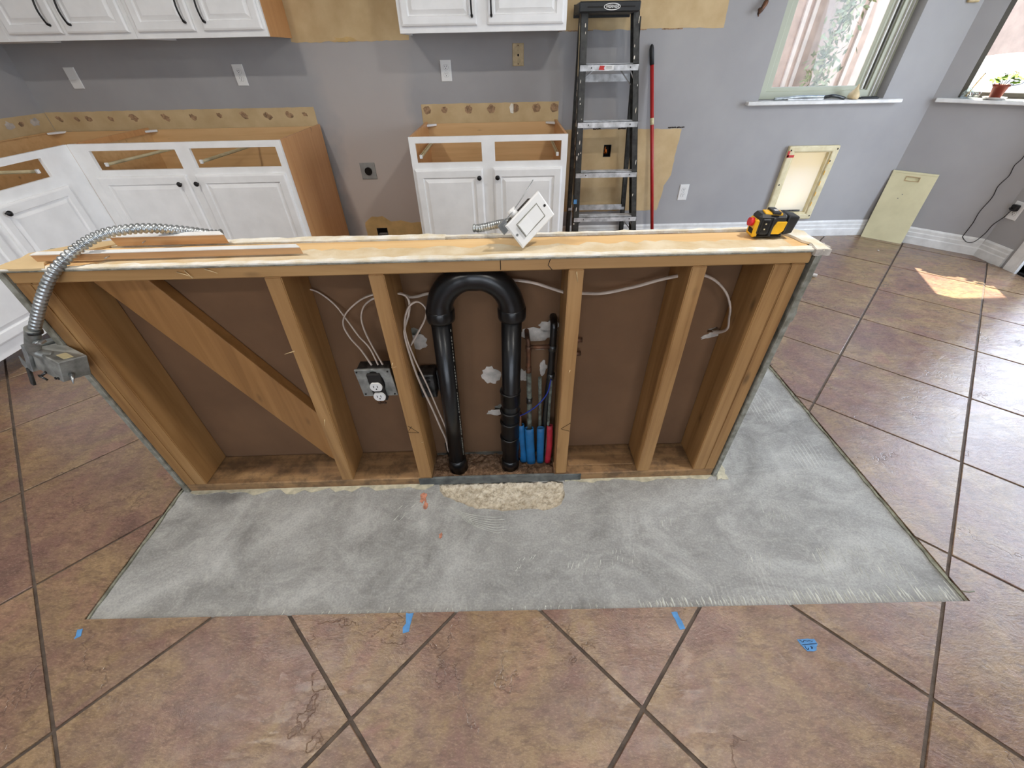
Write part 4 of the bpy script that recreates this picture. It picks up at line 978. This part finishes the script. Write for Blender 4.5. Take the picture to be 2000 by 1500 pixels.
B(mp).rings([(-.056, .056, -.056, .056, 0), (-.056, .056, -.056, .056, -.004), (-.053, .053, -.053, .053, -.006)]).obj('cover_plate', 'boxlight', t)
B(mp).prism(blob(.002, 0, .027, .027, 28, 0), -.016, -.005, 'y').obj('socket', 'black', t)
q = B(mp); q.box(-.010, -.007, -.0168, -.0158, -.006, .010); q.box(.011, .014, -.0168, -.0158, -.006, .010); q.box(-.003, .007, -.0168, -.0158, -.016, -.012); q.obj('slot', 'dark', t)
t = thing('open_outlet_box', 'open electrical box with orange wires behind the ladder', 'electrical box', (.74, YB, .668))
mp = WB(.740, .668)
B(mp).plate(rect(-.027, .027, -.038, .038), [rect(-.024, .024, -.035, .035)], .0, .06).obj('box_rim', 'black', t)
B(mp).box(-.024, .024, .058, .060, -.035, .035).obj('box_back', 'dark', t)
B(mp).tube(smooth([(-.018, .05, -.02), (-.012, .01, -.008), (-.016, .006, .014), (-.010, .03, .02)]), .004, 6).tube(smooth([(-.008, .05, -.028), (-.004, .008, -.012), (-.006, .01, .010)]), .004, 6).obj('orange_wires', 'wirered', t)
t = thing('floor_level_box', 'dark open box in the yellow primer patch near the floor', 'electrical box', (-1.04, YB, .115))
mp = WB(-1.042, .115)
B(mp).plate(rect(-.043, .043, -.03, .03), [rect(-.040, .040, -.025, .025)], -.004, .05).obj('box_rim', 'steeldark', t)
B(mp).box(-.04, .04, .048, .05, -.025, .025).obj('box_back', 'dark', t)
# pipe stub on the wall
t = thing('capped_pipe_stub', 'small corroded capped pipe stub on the wall left of the window', 'pipe', (1.59, YB, 1.43))
B().tube([(1.588, YB, 1.425), (1.588, YB - .03, 1.424)], .010, 12).obj('stub', 'copper', t)
B().tube(smooth([(1.612, YB - .012, 1.480), (1.606, YB - .02, 1.455), (1.590, YB - .03, 1.43), (1.575, YB - .03, 1.405), (1.580, YB - .028, 1.392)]), lambda i: (.004, .005, .007, .009, .012, .013, .014, .014, .014, .013, .013, .012, .012, .012, .012, .011, .010, .009, .008, .006, .005, .004, .004, .004, .003)[min(i, 24)], 10).obj('cap', 'copper', t)
# small plate near the corner, above the angled wall start
t = thing('thermostat_plate', 'small beige fixture high on the wall in the corner', 'wall plate', DG(.02, 0, 1.5))
B().box(2.862, 2.93, YB - .02, YB, 1.437, 1.53, .004).obj('cover', 'beige', t)

# ============================================================ PET DOOR, LEANING PANEL
t = thing('pet_door', 'cream framed pet door with a bright clear flap low in the wall', 'pet door', (2.265, YB, .42))
mp = WB(2.265, .415)
B(mp).plate(rect(-.187, .187, -.262, .262), [rect(-.140, .140, -.222, .222)], -.030, 0).obj('outer_frame', 'cream', t, bevel=.008)
B(mp).plate(rect(-.147, .147, -.229, .229), [rect(-.128, .128, -.212, .216)], -.018, .03).obj('inner_frame', 'cream', t, bevel=.003)
B(mp).box(-.128, .128, .012, .015, -.212, .216).obj('flap', 'flap', t)
B(mp).box(-.105, .100, .004, .012, -.210, -.198, .001).obj('magnet_strip', 'steeldark', t)
B(mp).plate(rect(-.15, .15, -.23, .235), [rect(-.135, .135, -.215, .22)], .03, .159).obj('wall_tunnel', 'cream', t)
for x_, z_ in ((-.170, .235), (.170, .24), (.170, -.235), (.150, .16), (-.168, 0)):
    B(mp).prism(blob(x_, z_, .005, .006, 10, 0), -.032, -.029, 'y').obj('screw_hole', 'dark', t)
q = B(mp)
for k in range(5): q.box(.143, .147, -.0315, -.028, -.16 + k * .075, -.13 + k * .075)
q.obj('latch_slots', 'yellow', t)
B(mp).box(-.188, -.135, -.0315, -.029, .188, .205).box(-.189, -.175, -.0315, -.029, .19, .232).obj('red_tape', 'redtape', t)
# cream board leaning in the corner
t = thing('leaning_board', 'cream board with a finger slot leaning on the angled wall corner', 'board', DG(.16, -.06, 0))
def LB(a, v, z):                      # board frame: z up the board, leaning back
    k = z / .50; return DG(a + .012 * (1 - k) - .0, -.058 * (1 - k) - .010 * k + v, z * .995)
B(LB).plate(rect(-.008, .262, .0, .500), [rect(.088, .166, .445, .470)], -.010, 0).obj('board', 'creamboard', t, bevel=.001)
B(LB).plate(rect(.084, .170, .441, .474), [rect(.088, .166, .445, .470)], -.0125, -.0095).obj('finger_slot_rim', 'slotrim', t)
B(LB).box(.088, .166, -.003, -.001, .445, .470).obj('slot_backing', 'creamboard', t)
B(LB).box(-.008, .262, -.0120, .001, .490, .503, .001).obj('top_lip', 'creamboard', t)
for x_, z_ in ((.115, .35), (.10, .32)): B(LB).prism(blob(x_, z_, .004, .004, 10, .2), -.0108, -.0098, 'y').obj('smudge', 'greyedge', t)

# ============================================================ STEPLADDER, POLE
t = thing('stepladder', 'black fibreglass stepladder with silver treads standing against the wall', 'ladder', (.74, 3.2, 0))
def railx(side, z):
    if side < 0: return .494 - .048 * z / 1.42
    return .997 - .212 * z / 1.42
yfr = lambda z: 3.125 + .035 * z; yrr = lambda z: 3.375 - .09 * z / 1.42
def chan(side, ya, yb, w, z0, z1, fn, inset=0.0):
    b = B()
    def pr(xa, xb, y0f, y1f):
        vs = []
        for z in (z0, z1):
            X = fn(side, z); 
            vs += [(X + xa, y0f(z), z), (X + xb, y0f(z), z), (X + xb, y1f(z), z), (X + xa, y1f(z), z)]
        b.add(vs, [(3, 2, 1, 0), (4, 5, 6, 7), (0, 1, 5, 4), (1, 2, 6, 5), (2, 3, 7, 6), (3, 0, 4, 7)])
    s_ = -side
    pr(0, s_ * .004, ya, yb)
    pr(0, s_ * w, ya, lambda z: ya(z) + .004)
    pr(0, s_ * w, lambda z: yb(z) - .004, yb)
    return b
for sd in (-1, 1):
    wv_ = .050 if sd < 0 else .036
    chan(sd, yfr, lambda z: yfr(z) + .078, .036 if sd > 0 else .042, .02, 1.418, railx).obj('front_rail', 'fiber', t)
    fx = (lambda s_, z: railx(s_, z) + (-.014 * 0 + .0)) 
    rx_ = (lambda s_, z: (.470 - .018 * z / 1.4) if s_ < 0 else (.948 - .092 * z / 1.0 * .95))
    chan(sd, yrr, lambda z: yrr(z) + .03, .030, .02, 1.40, rx_).obj('rear_rail', 'fiber', t)
    B().box(railx(sd, 0) - (.005 if sd < 0 else .045), railx(sd, 0) + (.045 if sd < 0 else .005), yfr(0) - .004, yfr(0) + .082, 0, .05, .004).obj('foot', 'black', t)
    B().box(rx_(sd, 0) - (.003 if sd < 0 else .032), rx_(sd, 0) + (.032 if sd < 0 else .003), yrr(0) - .003, yrr(0) + .033, 0, .04, .003).obj('foot', 'black', t)
for n_, zb in enumerate((1.146, .848, .547, .247)):
    xl, xr = railx(-1, zb) + .005, railx(1, zb) - .005; y0 = yfr(zb) - .002
    st = B().box(xl, xr, y0, y0 + .003, zb, zb + .033).box(xl, xr, y0, y0 + .078, zb + .030, zb + .033).box(xl, xr, y0 + .075, y0 + .078, zb, zb + .033).obj('step', 'alu', t)
    q = B()
    for k in range(9): q.box(xl, xr, y0 + .004 + k * .0085, y0 + .0075 + k * .0085, zb + .033, zb + .0355)
    q.obj('tread_ribs', 'alu', st)
    for xx in (xl + .07, xr - .05): B().prism(blob(xx, zb + .016, .004, .004, 12, 0), y0 - .002, y0, 'y').obj('rivet', 'steeldark', st)
def strut(p, q): B().tube([p, q], .009, 6, sq=.4).obj('brace', 'alu', t)
for z_ in (1.146, .247):
    xl, xr = railx(-1, z_) + .008, railx(1, z_) - .008
    strut((xl + .045, yfr(z_) + .03, z_ + .01), (xl, yfr(z_) + .03, z_ - .06)); strut((xr - .045, yfr(z_) + .03, z_ + .01), (xr, yfr(z_) + .03, z_ - .06))
    strut((xl + .10, yfr(z_) + .07, z_ + .01), (xl + .01, yfr(z_) + .07, z_ - .06)); strut((xr - .10, yfr(z_) + .07, z_ + .01), (xr - .015, yfr(z_) + .07, z_ - .075))
for z_ in (1.105, .285):
    B().box(.475, .85 + (1.1 - z_) * .08, yrr(z_) + .0, yrr(z_) + .004, z_ - .02, z_ + .02).obj('rear_crossbar', 'alu', t)
cp_ = B().box(.425, .772, 3.115, 3.36, 1.412, 1.460, .006).obj('top_cap', 'toolblack', t)
B().box(.425, .772, 3.355, 3.362, 1.40, 1.462, .002).obj('cap_back_lip', 'toolblack', t)
B().box(.470, .740, 3.1135, 3.1155, 1.432, 1.438).obj('cap_groove', 'dark', cp_)
el = lambda rx, rz: [(.610 + rx * math.cos(2 * PI * k / 32), 1.4355 + rz * math.sin(2 * PI * k / 32)) for k in range(32)]
B().plate(el(.047, .0155), [el(.043, .0120)], 3.1125, 3.1152).obj('logo_ring', 'whiteplastic', cp_)
B().prism(el(.043, .0120), 3.1130, 3.1150, 'y').obj('logo_field', 'dark', cp_)
def lettering(txt, size, fn, mat, parent, name='lettering', shear=0):
    cu = bpy.data.curves.new('t', 'FONT'); cu.body = txt; cu.size = size; cu.align_x = 'CENTER'; cu.align_y = 'CENTER'; cu.shear = shear; cu.offset = size * .02; cu.resolution_u = 3
    ob = bpy.data.objects.new('t', cu); me = bpy.data.meshes.new_from_object(ob)
    b = B().add([fn(q.co.x, q.co.y) for q in me.vertices], [tuple(p.vertices) for p in me.polygons])
    bpy.data.objects.remove(ob); bpy.data.curves.remove(cu); bpy.data.meshes.remove(me)
    return b.obj(name, mat, parent, recalc=False)
lettering('WERNER', .0185, lambda x, y: (.610 + x, 3.1122, 1.4355 + y), 'whiteplastic', cp_, 'logo_lettering', .3)
B().prism([(.575, 1.152), (.612, 1.150), (.607, 1.160), (.612, 1.171), (.582, 1.172)], yfr(1.16) - .0035, yfr(1.16) - .002, 'y').obj('red_sticker', 'redtape', t)
B().box(.617, .668, yfr(1.16) - .0032, yfr(1.16) - .002, 1.150, 1.174).obj('white_sticker', 'whiteplastic', t)
for z_ in (1.168, 1.162, 1.156): B().box(.620, .655, yfr(1.16) - .0036, yfr(1.16) - .003, z_ - .001, z_ + .001).obj('sticker_print', 'greyedge', t)
lb = B().add([(railx(-1, z) - .0012, yfr(z) + dv, z) for z, dv in ((1.36, .02), (1.36, .055), (1.12, .055), (1.12, .02))], [(0, 1, 2, 3)]).obj('warning_label', 'label', t, recalc=False)
B().add([(railx(-1, z) - .0014, yfr(z) + dv, z) for z, dv in ((.43, .01), (.43, .05), (.37, .05), (.37, .01))], [(0, 1, 2, 3)]).obj('blue_tape', 'tape', t, recalc=False)
B().box(railx(-1, .4) - .001, railx(-1, .4) + .022, yfr(.4) - .002, yfr(.4) + .001, .375, .405).obj('blue_tape', 'tape', t)
rp = random.Random(11)
for k in range(26):         # dried paint drips on the rails
    sd = rp.choice((-1, 1)); z_ = rp.uniform(.1, 1.38); X = railx(sd, z_); xx = X + (.004 + rp.uniform(0, .030)) * (-sd)
    B().prism(blob(xx, z_, rp.uniform(.0015, .004), rp.uniform(.004, .018), 10, .3, k), yfr(z_) - .0012, yfr(z_) + .001, 'y').obj('paint_drip', 'paintchip', t)
for k in range(14):
    z_ = rp.uniform(.2, 1.38); dv = rp.uniform(.01, .07)
    B().prism([(yfr(z_) + dv + a, c) for a, c in blob(0, z_, rp.uniform(.002, .004), rp.uniform(.006, .02), 8, .3, k)], railx(-1, z_) - .0015, railx(-1, z_) + .001, 'x').obj('paint_drip', 'paintchip', t)
t = thing('red_pole', 'slim red pole with a black grip leaning on the wall beside the ladder', 'pole', (1.16, 3.25, 0))
pa, pb_ = Vector((1.160, 3.25, .012)), Vector((.962, 3.385, 1.175))
B().tube([pa, pb_], .0125, 14).obj('shaft', 'redpole', t)
dd = (pb_ - pa).normalized()
B().tube([pb_ - dd * .01, pb_ + dd * .05, pb_ + dd * .075, pb_ + dd * .09, pb_ + dd * .098], lambda i: (.0145, .0145, .0135, .010, .004)[i], 14).obj('grip', 'toolblack', t)
B().tube([pa - dd * .01, pa + dd * .02], .0145, 14).obj('end_cap', 'toolblack', t)
B().tube([pa + dd * .84, pa + dd * .88], .0128, 14).obj('label_band', 'label', t)

# ============================================================ YELLOW LASER TOOL
Rt = Matrix.Rotation(math.radians(-4), 3, 'Z')
tc_ = Vector((.670, 1.052, HT + .002))
TM = lambda x, y, z: tuple(tc_ + Rt @ (Vector((x, y, z)) * .86))
t = thing('laser_level', 'yellow and black cordless laser level on the right end of half wall', 'tool', tuple(tc_))
B(TM).box(-.052, .030, -.026, .026, .006, .066, .008).obj('black_housing', 'toolblack', t)
B(TM).box(-.056, -.040, -.023, .023, .000, .052, .004).obj('yellow_end_housing', 'yellow', t)
B(TM).box(-.0575, -.0545, -.017, .010, .010, .024, .001).obj('laser_window', 'dark', t)
q = B(TM); q.tube([(-.056, -.002, .040), (-.068, -.002, .041)], .0115, 18); q.obj('red_knob', 'toolred', t)
B(TM).box(-.042, -.018, -.031, -.024, .010, .056, .003).obj('button_panel', 'toolblack', t)
for z_ in (.042, .027): B(TM).box(-.034, -.029, -.0325, -.0305, z_ - .002, z_ + .003, .0008).obj('button', 'label', t)
B(TM).box(-.0335 - .006, -.0225, -.0322, -.0308, .018, .050).obj('button_frame', 'black', t)
B(TM).prism([(-.008, .012), (.016, .012), (.026, .022), (.029, .048), (.000, .048), (-.008, .026)], -.0295, -.024, 'y').obj('yellow_side_panel', 'yellow', t, bevel=.002)
B(TM).box(-.014, -.006, -.030, -.022, .006, .058, .002).obj('bumper', 'toolblack', t)
B(TM).prism([(-.036, -.018), (.012, -.022), (.018, .014), (-.030, .020)], .062, .069).obj('yellow_top_panel', 'yellow', t, bevel=.002)
B(TM).prism([(-.018, -.025), (.004, -.027), (.006, .024), (-.014, .026)], .066, .074).obj('top_grip', 'toolblack', t, bevel=.002)
B(TM).box(-.010, .0, -.012, -.002, .0742, .0748).obj('white_mark', 'whiteplastic', t)
B(TM).add([(.030, -.024, .008), (.030, .024, .008), (.030, .024, .064), (.030, -.024, .064), (.056, -.022, .012), (.056, .022, .012), (.064, .022, .060), (.064, -.022, .060)],
    [(0, 1, 2, 3), (4, 7, 6, 5), (0, 4, 5, 1), (1, 5, 6, 2), (2, 6, 7, 3), (3, 7, 4, 0)]).obj('battery_pack', 'toolblack', t, bevel=.004)
B(TM).box(-.050, .030, -.022, .022, .0, .008, .002).obj('base', 'black', t)

# ============================================================ SILL OBJECTS
zs = .9535
t = thing('metal_tool', 'long silver hand tool lying on the left window sill', 'tool', (2.10, YB - .005, zs))
B().tube(smooth([(1.86, YB + .0, zs + .009), (1.93, YB + .0, zs + .012), (2.02, YB, zs + .018), (2.12, YB, zs + .018), (2.22, YB - .002, zs + .016)]), .009, 10).obj('barrel', 'steel', t)
B().box(1.95, 2.20, YB - .014, YB + .014, zs, zs + .010, .002).obj('body', 'alu', t)
B().tube(smooth([(2.20, YB - .002, zs + .014), (2.25, YB - .010, zs + .022), (2.29, YB - .012, zs + .018), (2.34, YB - .015, zs + .006)]), lambda i: .010, 10).obj('handle', 'steeldark', t)
t = thing('gourd', 'small cream pear shaped gourd on the right part of the left window sill', 'gourd', (2.405, YB - .008, zs))
B().lathe([(.012, 0), (.030, .003), (.036, .014), (.034, .028), (.024, .044), (.012, .058), (.0075, .072), (.006, .082), (.003, .086)], 20, (2.400, YB - .006, zs), Matrix.Rotation(math.radians(6), 3, 'Y')).obj('body', 'pear', t)
t = thing('black_clip', 'flat black object lying right of the cream gourd on the sill', 'tool', (2.52, YB - .005, zs))
B().box(2.455, 2.585, YB - .012, YB + .016, zs, zs + .010, .003).obj('body', 'toolblack', t)
B().tube([(2.46, YB - .004, zs + .012), (2.57, YB - .004, zs + .012)], .003, 6).obj('wire', 'steeldark', t)
# plant on the angled window sill
pc = DG(.305, -.004, zs)
t = thing('potted_plant', 'leafy green plant in a terracotta pot on a saucer, right window sill', 'plant', pc)
B().lathe([(.030, .0), (.052, .004), (.060, .012), (.062, .014), (.058, .014), (.048, .007), (.03, .006)], 28, pc).obj('saucer', 'trimwhite', t)
B().lathe([(.028, .007), (.038, .068), (.043, .069), (.043, .080), (.039, .080), (.037, .070)], 24, pc).obj('pot', 'pot', t)
B().lathe([(.001, .071), (.037, .070), (.037, .066)], 20, pc).obj('soil', 'soil', t)
rl = random.Random(4)
def leaf(c, r_, nrm, mat, parent):
    nrm = Vector(nrm).normalized(); a = nrm.orthogonal().normalized(); b_ = nrm.cross(a); vs = [tuple(c)]; n = 12
    for k in range(n):
        an = 2 * PI * k / n; q = r_ * (1 - .22 * (k == 0) + .05 * math.cos(3 * an)); vs.append(tuple(c + a * q * math.cos(an) + b_ * q * math.sin(an) + nrm * (.12 * r_ * (1 if k % 2 else -1) * .6)))
    B().add(vs, [(0, k + 1, (k + 1) % n + 1) for k in range(n)]).obj('leaf', mat, parent, recalc=False)
dx_ = Vector((DIR[0], DIR[1], 0)); dn_ = Vector((NOR[0], NOR[1], 0))
for s_, v_, z_, r_, mt in ((-.045, -.01, .100, .028, 'leaf'), (-.02, -.02, .112, .024, 'leaf'), (.01, -.015, .118, .030, 'leaf'), (.045, -.01, .108, .032, 'leaf'), (.075, -.0, .112, .030, 'leaf'), (.10, .0, .104, .026, 'leaf'), (.03, .02, .125, .026, 'leaf'), (-.03, .02, .118, .024, 'leaf'), (-.012, .0, .135, .016, 'leafdark'), (.035, .0, .142, .018, 'leafdark'), (.055, -.03, .092, .026, 'leaf'), (-.05, .015, .092, .02, 'leaf')):
    c = Vector(pc) + dx_ * s_ + dn_ * v_ + Vector((0, 0, z_)); leaf(c, r_, (rl.uniform(-.35, .35), rl.uniform(-.6, .1), 1), mt, t)
    B().tube(smooth([Vector(pc) + Vector((0, 0, .07)) + dx_ * s_ * .25, Vector(pc) + dx_ * s_ * .8 + dn_ * v_ * .7 + Vector((0, 0, z_ * .8)), c], 4), .0018, 5).obj('stem', 'leafdark', t)
pc2 = DG(.545, .02, zs)
t = thing('potted_plant', 'second green plant at the right edge of the angled window sill', 'plant', pc2)
B().lathe([(.028, .0), (.040, .070), (.045, .071), (.045, .082), (.040, .082), (.038, .071)], 24, pc2).obj('pot', 'pot', t)
B().lathe([(.001, .072), (.038, .071), (.038, .067)], 20, pc2).obj('soil', 'soil', t)
for k in range(10):
    s_, v_, z_ = rl.uniform(-.07, .05), rl.uniform(-.03, .03), rl.uniform(.10, .17); c = Vector(pc2) + dx_ * s_ + dn_ * v_ + Vector((0, 0, z_))
    leaf(c, rl.uniform(.018, .028), (rl.uniform(-.4, .4), rl.uniform(-.6, .2), 1), 'leaf', t)
    B().tube([Vector(pc2) + Vector((0, 0, .07)), c], .0018, 5).obj('stem', 'leafdark', t)
M['clearglass'] = mk_glass('clear_glass', (.93, .97, .96, 1), .22)
pv_ = DG(.165, -.002, zs)
t = thing('glass_vase', 'small clear glass vase holding a yellow stem, left of the potted plant', 'vase', pv_)
B().lathe([(.018, 0), (.026, .004), (.031, .018), (.030, .032), (.020, .046), (.013, .054), (.014, .060), (.012, .060), (.011, .054), (.018, .044), (.028, .030), (.028, .018), (.02, .006)], 22, pv_).obj('glass_body', 'clearglass', t)
B().tube(smooth([Vector(pv_) + Vector((0, 0, .01)), Vector(pv_) + dx_ * .012 + Vector((0, 0, .07)), Vector(pv_) + dx_ * .030 + Vector((0, 0, .135))]), .0028, 6).obj('stem', 'yellow', t)
for s_, z_ in ((.014, .085), (.022, .11), (.030, .137)): leaf(Vector(pv_) + dx_ * s_ + Vector((0, 0, z_)), .008, (.3, -.5, .8), 'leafdark', t)
pv_ = DG(.205, .03, zs)
t = thing('glass_ball', 'clear glass ball behind the little vase on the right window sill', 'ornament', pv_)
B().lathe([(.006, 0), (.018, .004), (.026, .014), (.029, .026), (.026, .040), (.016, .050), (.007, .054)], 20, pv_).obj('globe', 'clearglass', t)
B().lathe([(.007, .0), (.012, .0), (.012, .004), (.007, .004)], 16, pv_).obj('stand_ring', 'trimwhite', t)

# cord and plug on the right wall
RR_ = lambda a, v, z: (XR + v, a, z)
t = duplex(0, 0, 'white outlet with a black plug at the far right above the baseboard', mp=lambda a, v, z: (XR + v, 2.868 - a, .345 + z))
t = thing('charger', 'black plug adapter in the far right outlet with its thin looping cord', 'charger', DG(.66, -.01, .12))
pts = [(.60, .95), (.612, .80), (.614, .657), (.600, .60), (.607, .54), (.590, .47), (.598, .40), (.585, .30), (.590, .22), (.585, .135)]
B().tube(smooth([DG(a, -.006, z) for a, z in pts] + [DG(.588, -.012, .118), DG(.62, -.020, .095), DG(.65, -.020, .098), DG(.668, -.014, .118), DG(.685, -.008, .17), DG(.692, -.008, .23), (XR - .012, 2.905, .29), (XR - .020, 2.885, .335), (XR - .024, 2.870, .360)]), .0024, 6).obj('cord_run', 'black', t)
B().box(XR - .040, XR - .009, 2.848, 2.888, .345, .385, .005).obj('adapter_body', 'black', t)
B().tube([(XR - .040, 2.872, .362), (XR - .052, 2.878, .360)], .005, 8).obj('strain_relief', 'black', t)

# ============================================================ FLOOR BITS
def tapep(name, label, poly, sd, loc):
    t = B().prism([(p[0], p[1]) for p in wob(poly, .0012, .008, sd)], TZ + .0004, TZ + .0012).obj(name, 'tape'); return tag(t, label, 'tape', None)
tapep('blue_tape_piece', 'tiny scrap of blue tape on the tile by the slab left corner', [(-1.236, .462), (-1.224, .466), (-1.214, .446), (-1.226, .440)], 1, None)
tapep('blue_tape_piece', 'blue tape strip on the tile in front of the slab, left of middle', [(-.318, .488), (-.296, .488), (-.301, .440), (-.316, .437), (-.318, .452), (-.312, .462)], 2, None)
tapep('blue_tape_piece', 'blue tape strip on the tile in front of the slab, right of middle', [(.439, .476), (.455, .478), (.463, .434), (.448, .430)], 3, None)
t4 = tapep('blue_tape_piece', 'blue tape patch with black handwriting on the tile, lower right', [(.754, .402), (.800, .402), (.803, .390), (.790, .374), (.765, .372), (.756, .390)], 4, None)
rs = random.Random(2)
z_ = TZ + .0016
B().tube(smooth([(.759 + k * .0028, .3965 + rs.uniform(-.0018, .0026), z_) for k in range(13)], 3), .0007, 4).obj('handwriting', 'ink', t4)
B().tube([(.760, .388, z_), (.775, .389, z_), (.800, .3905, z_)], .0008, 4).obj('handwriting', 'ink', t4)
B().tube(smooth([(.766, .386, z_), (.766, .379, z_), (.770, .377, z_), (.773, .381, z_), (.771, .378, z_)], 3), .0008, 4).tube(smooth([(.779, .384, z_), (.784, .382, z_), (.780, .378, z_), (.781, .384, z_)], 3), .0008, 4).obj('handwriting', 'ink', t4)
rc = random.Random(8)
def crumb(x, y, r_, label, cat='debris'):
    vs = []; bm = bmesh.new(); bmesh.ops.create_icosphere(bm, subdivisions=1, radius=r_)
    for q in bm.verts: q.co = Vector((q.co.x * rc.uniform(.8, 1.3), q.co.y * rc.uniform(.7, 1.1), q.co.z * .5)) 
    bm.verts.index_update(); o = B().add([(x + q.co.x, y + q.co.y, TZ + r_ * .42 + q.co.z) for q in bm.verts], [[q.index for q in f.verts] for f in bm.faces]).obj('plaster_chip', 'plaster'); bm.free()
    return tag(o, label, cat)
crumb(2.10, 2.620, .026, 'white plaster chunk on the tiles just right of the half wall')
crumb(2.850, 3.044, .008, 'small white plaster crumb on tiles before the leaning board')
B().tube([(1.30, .517, .010), (1.318, .514, .010), (1.335, .516, .010)], .002, 5).obj('mortar_edge', 'tilecut', floor)
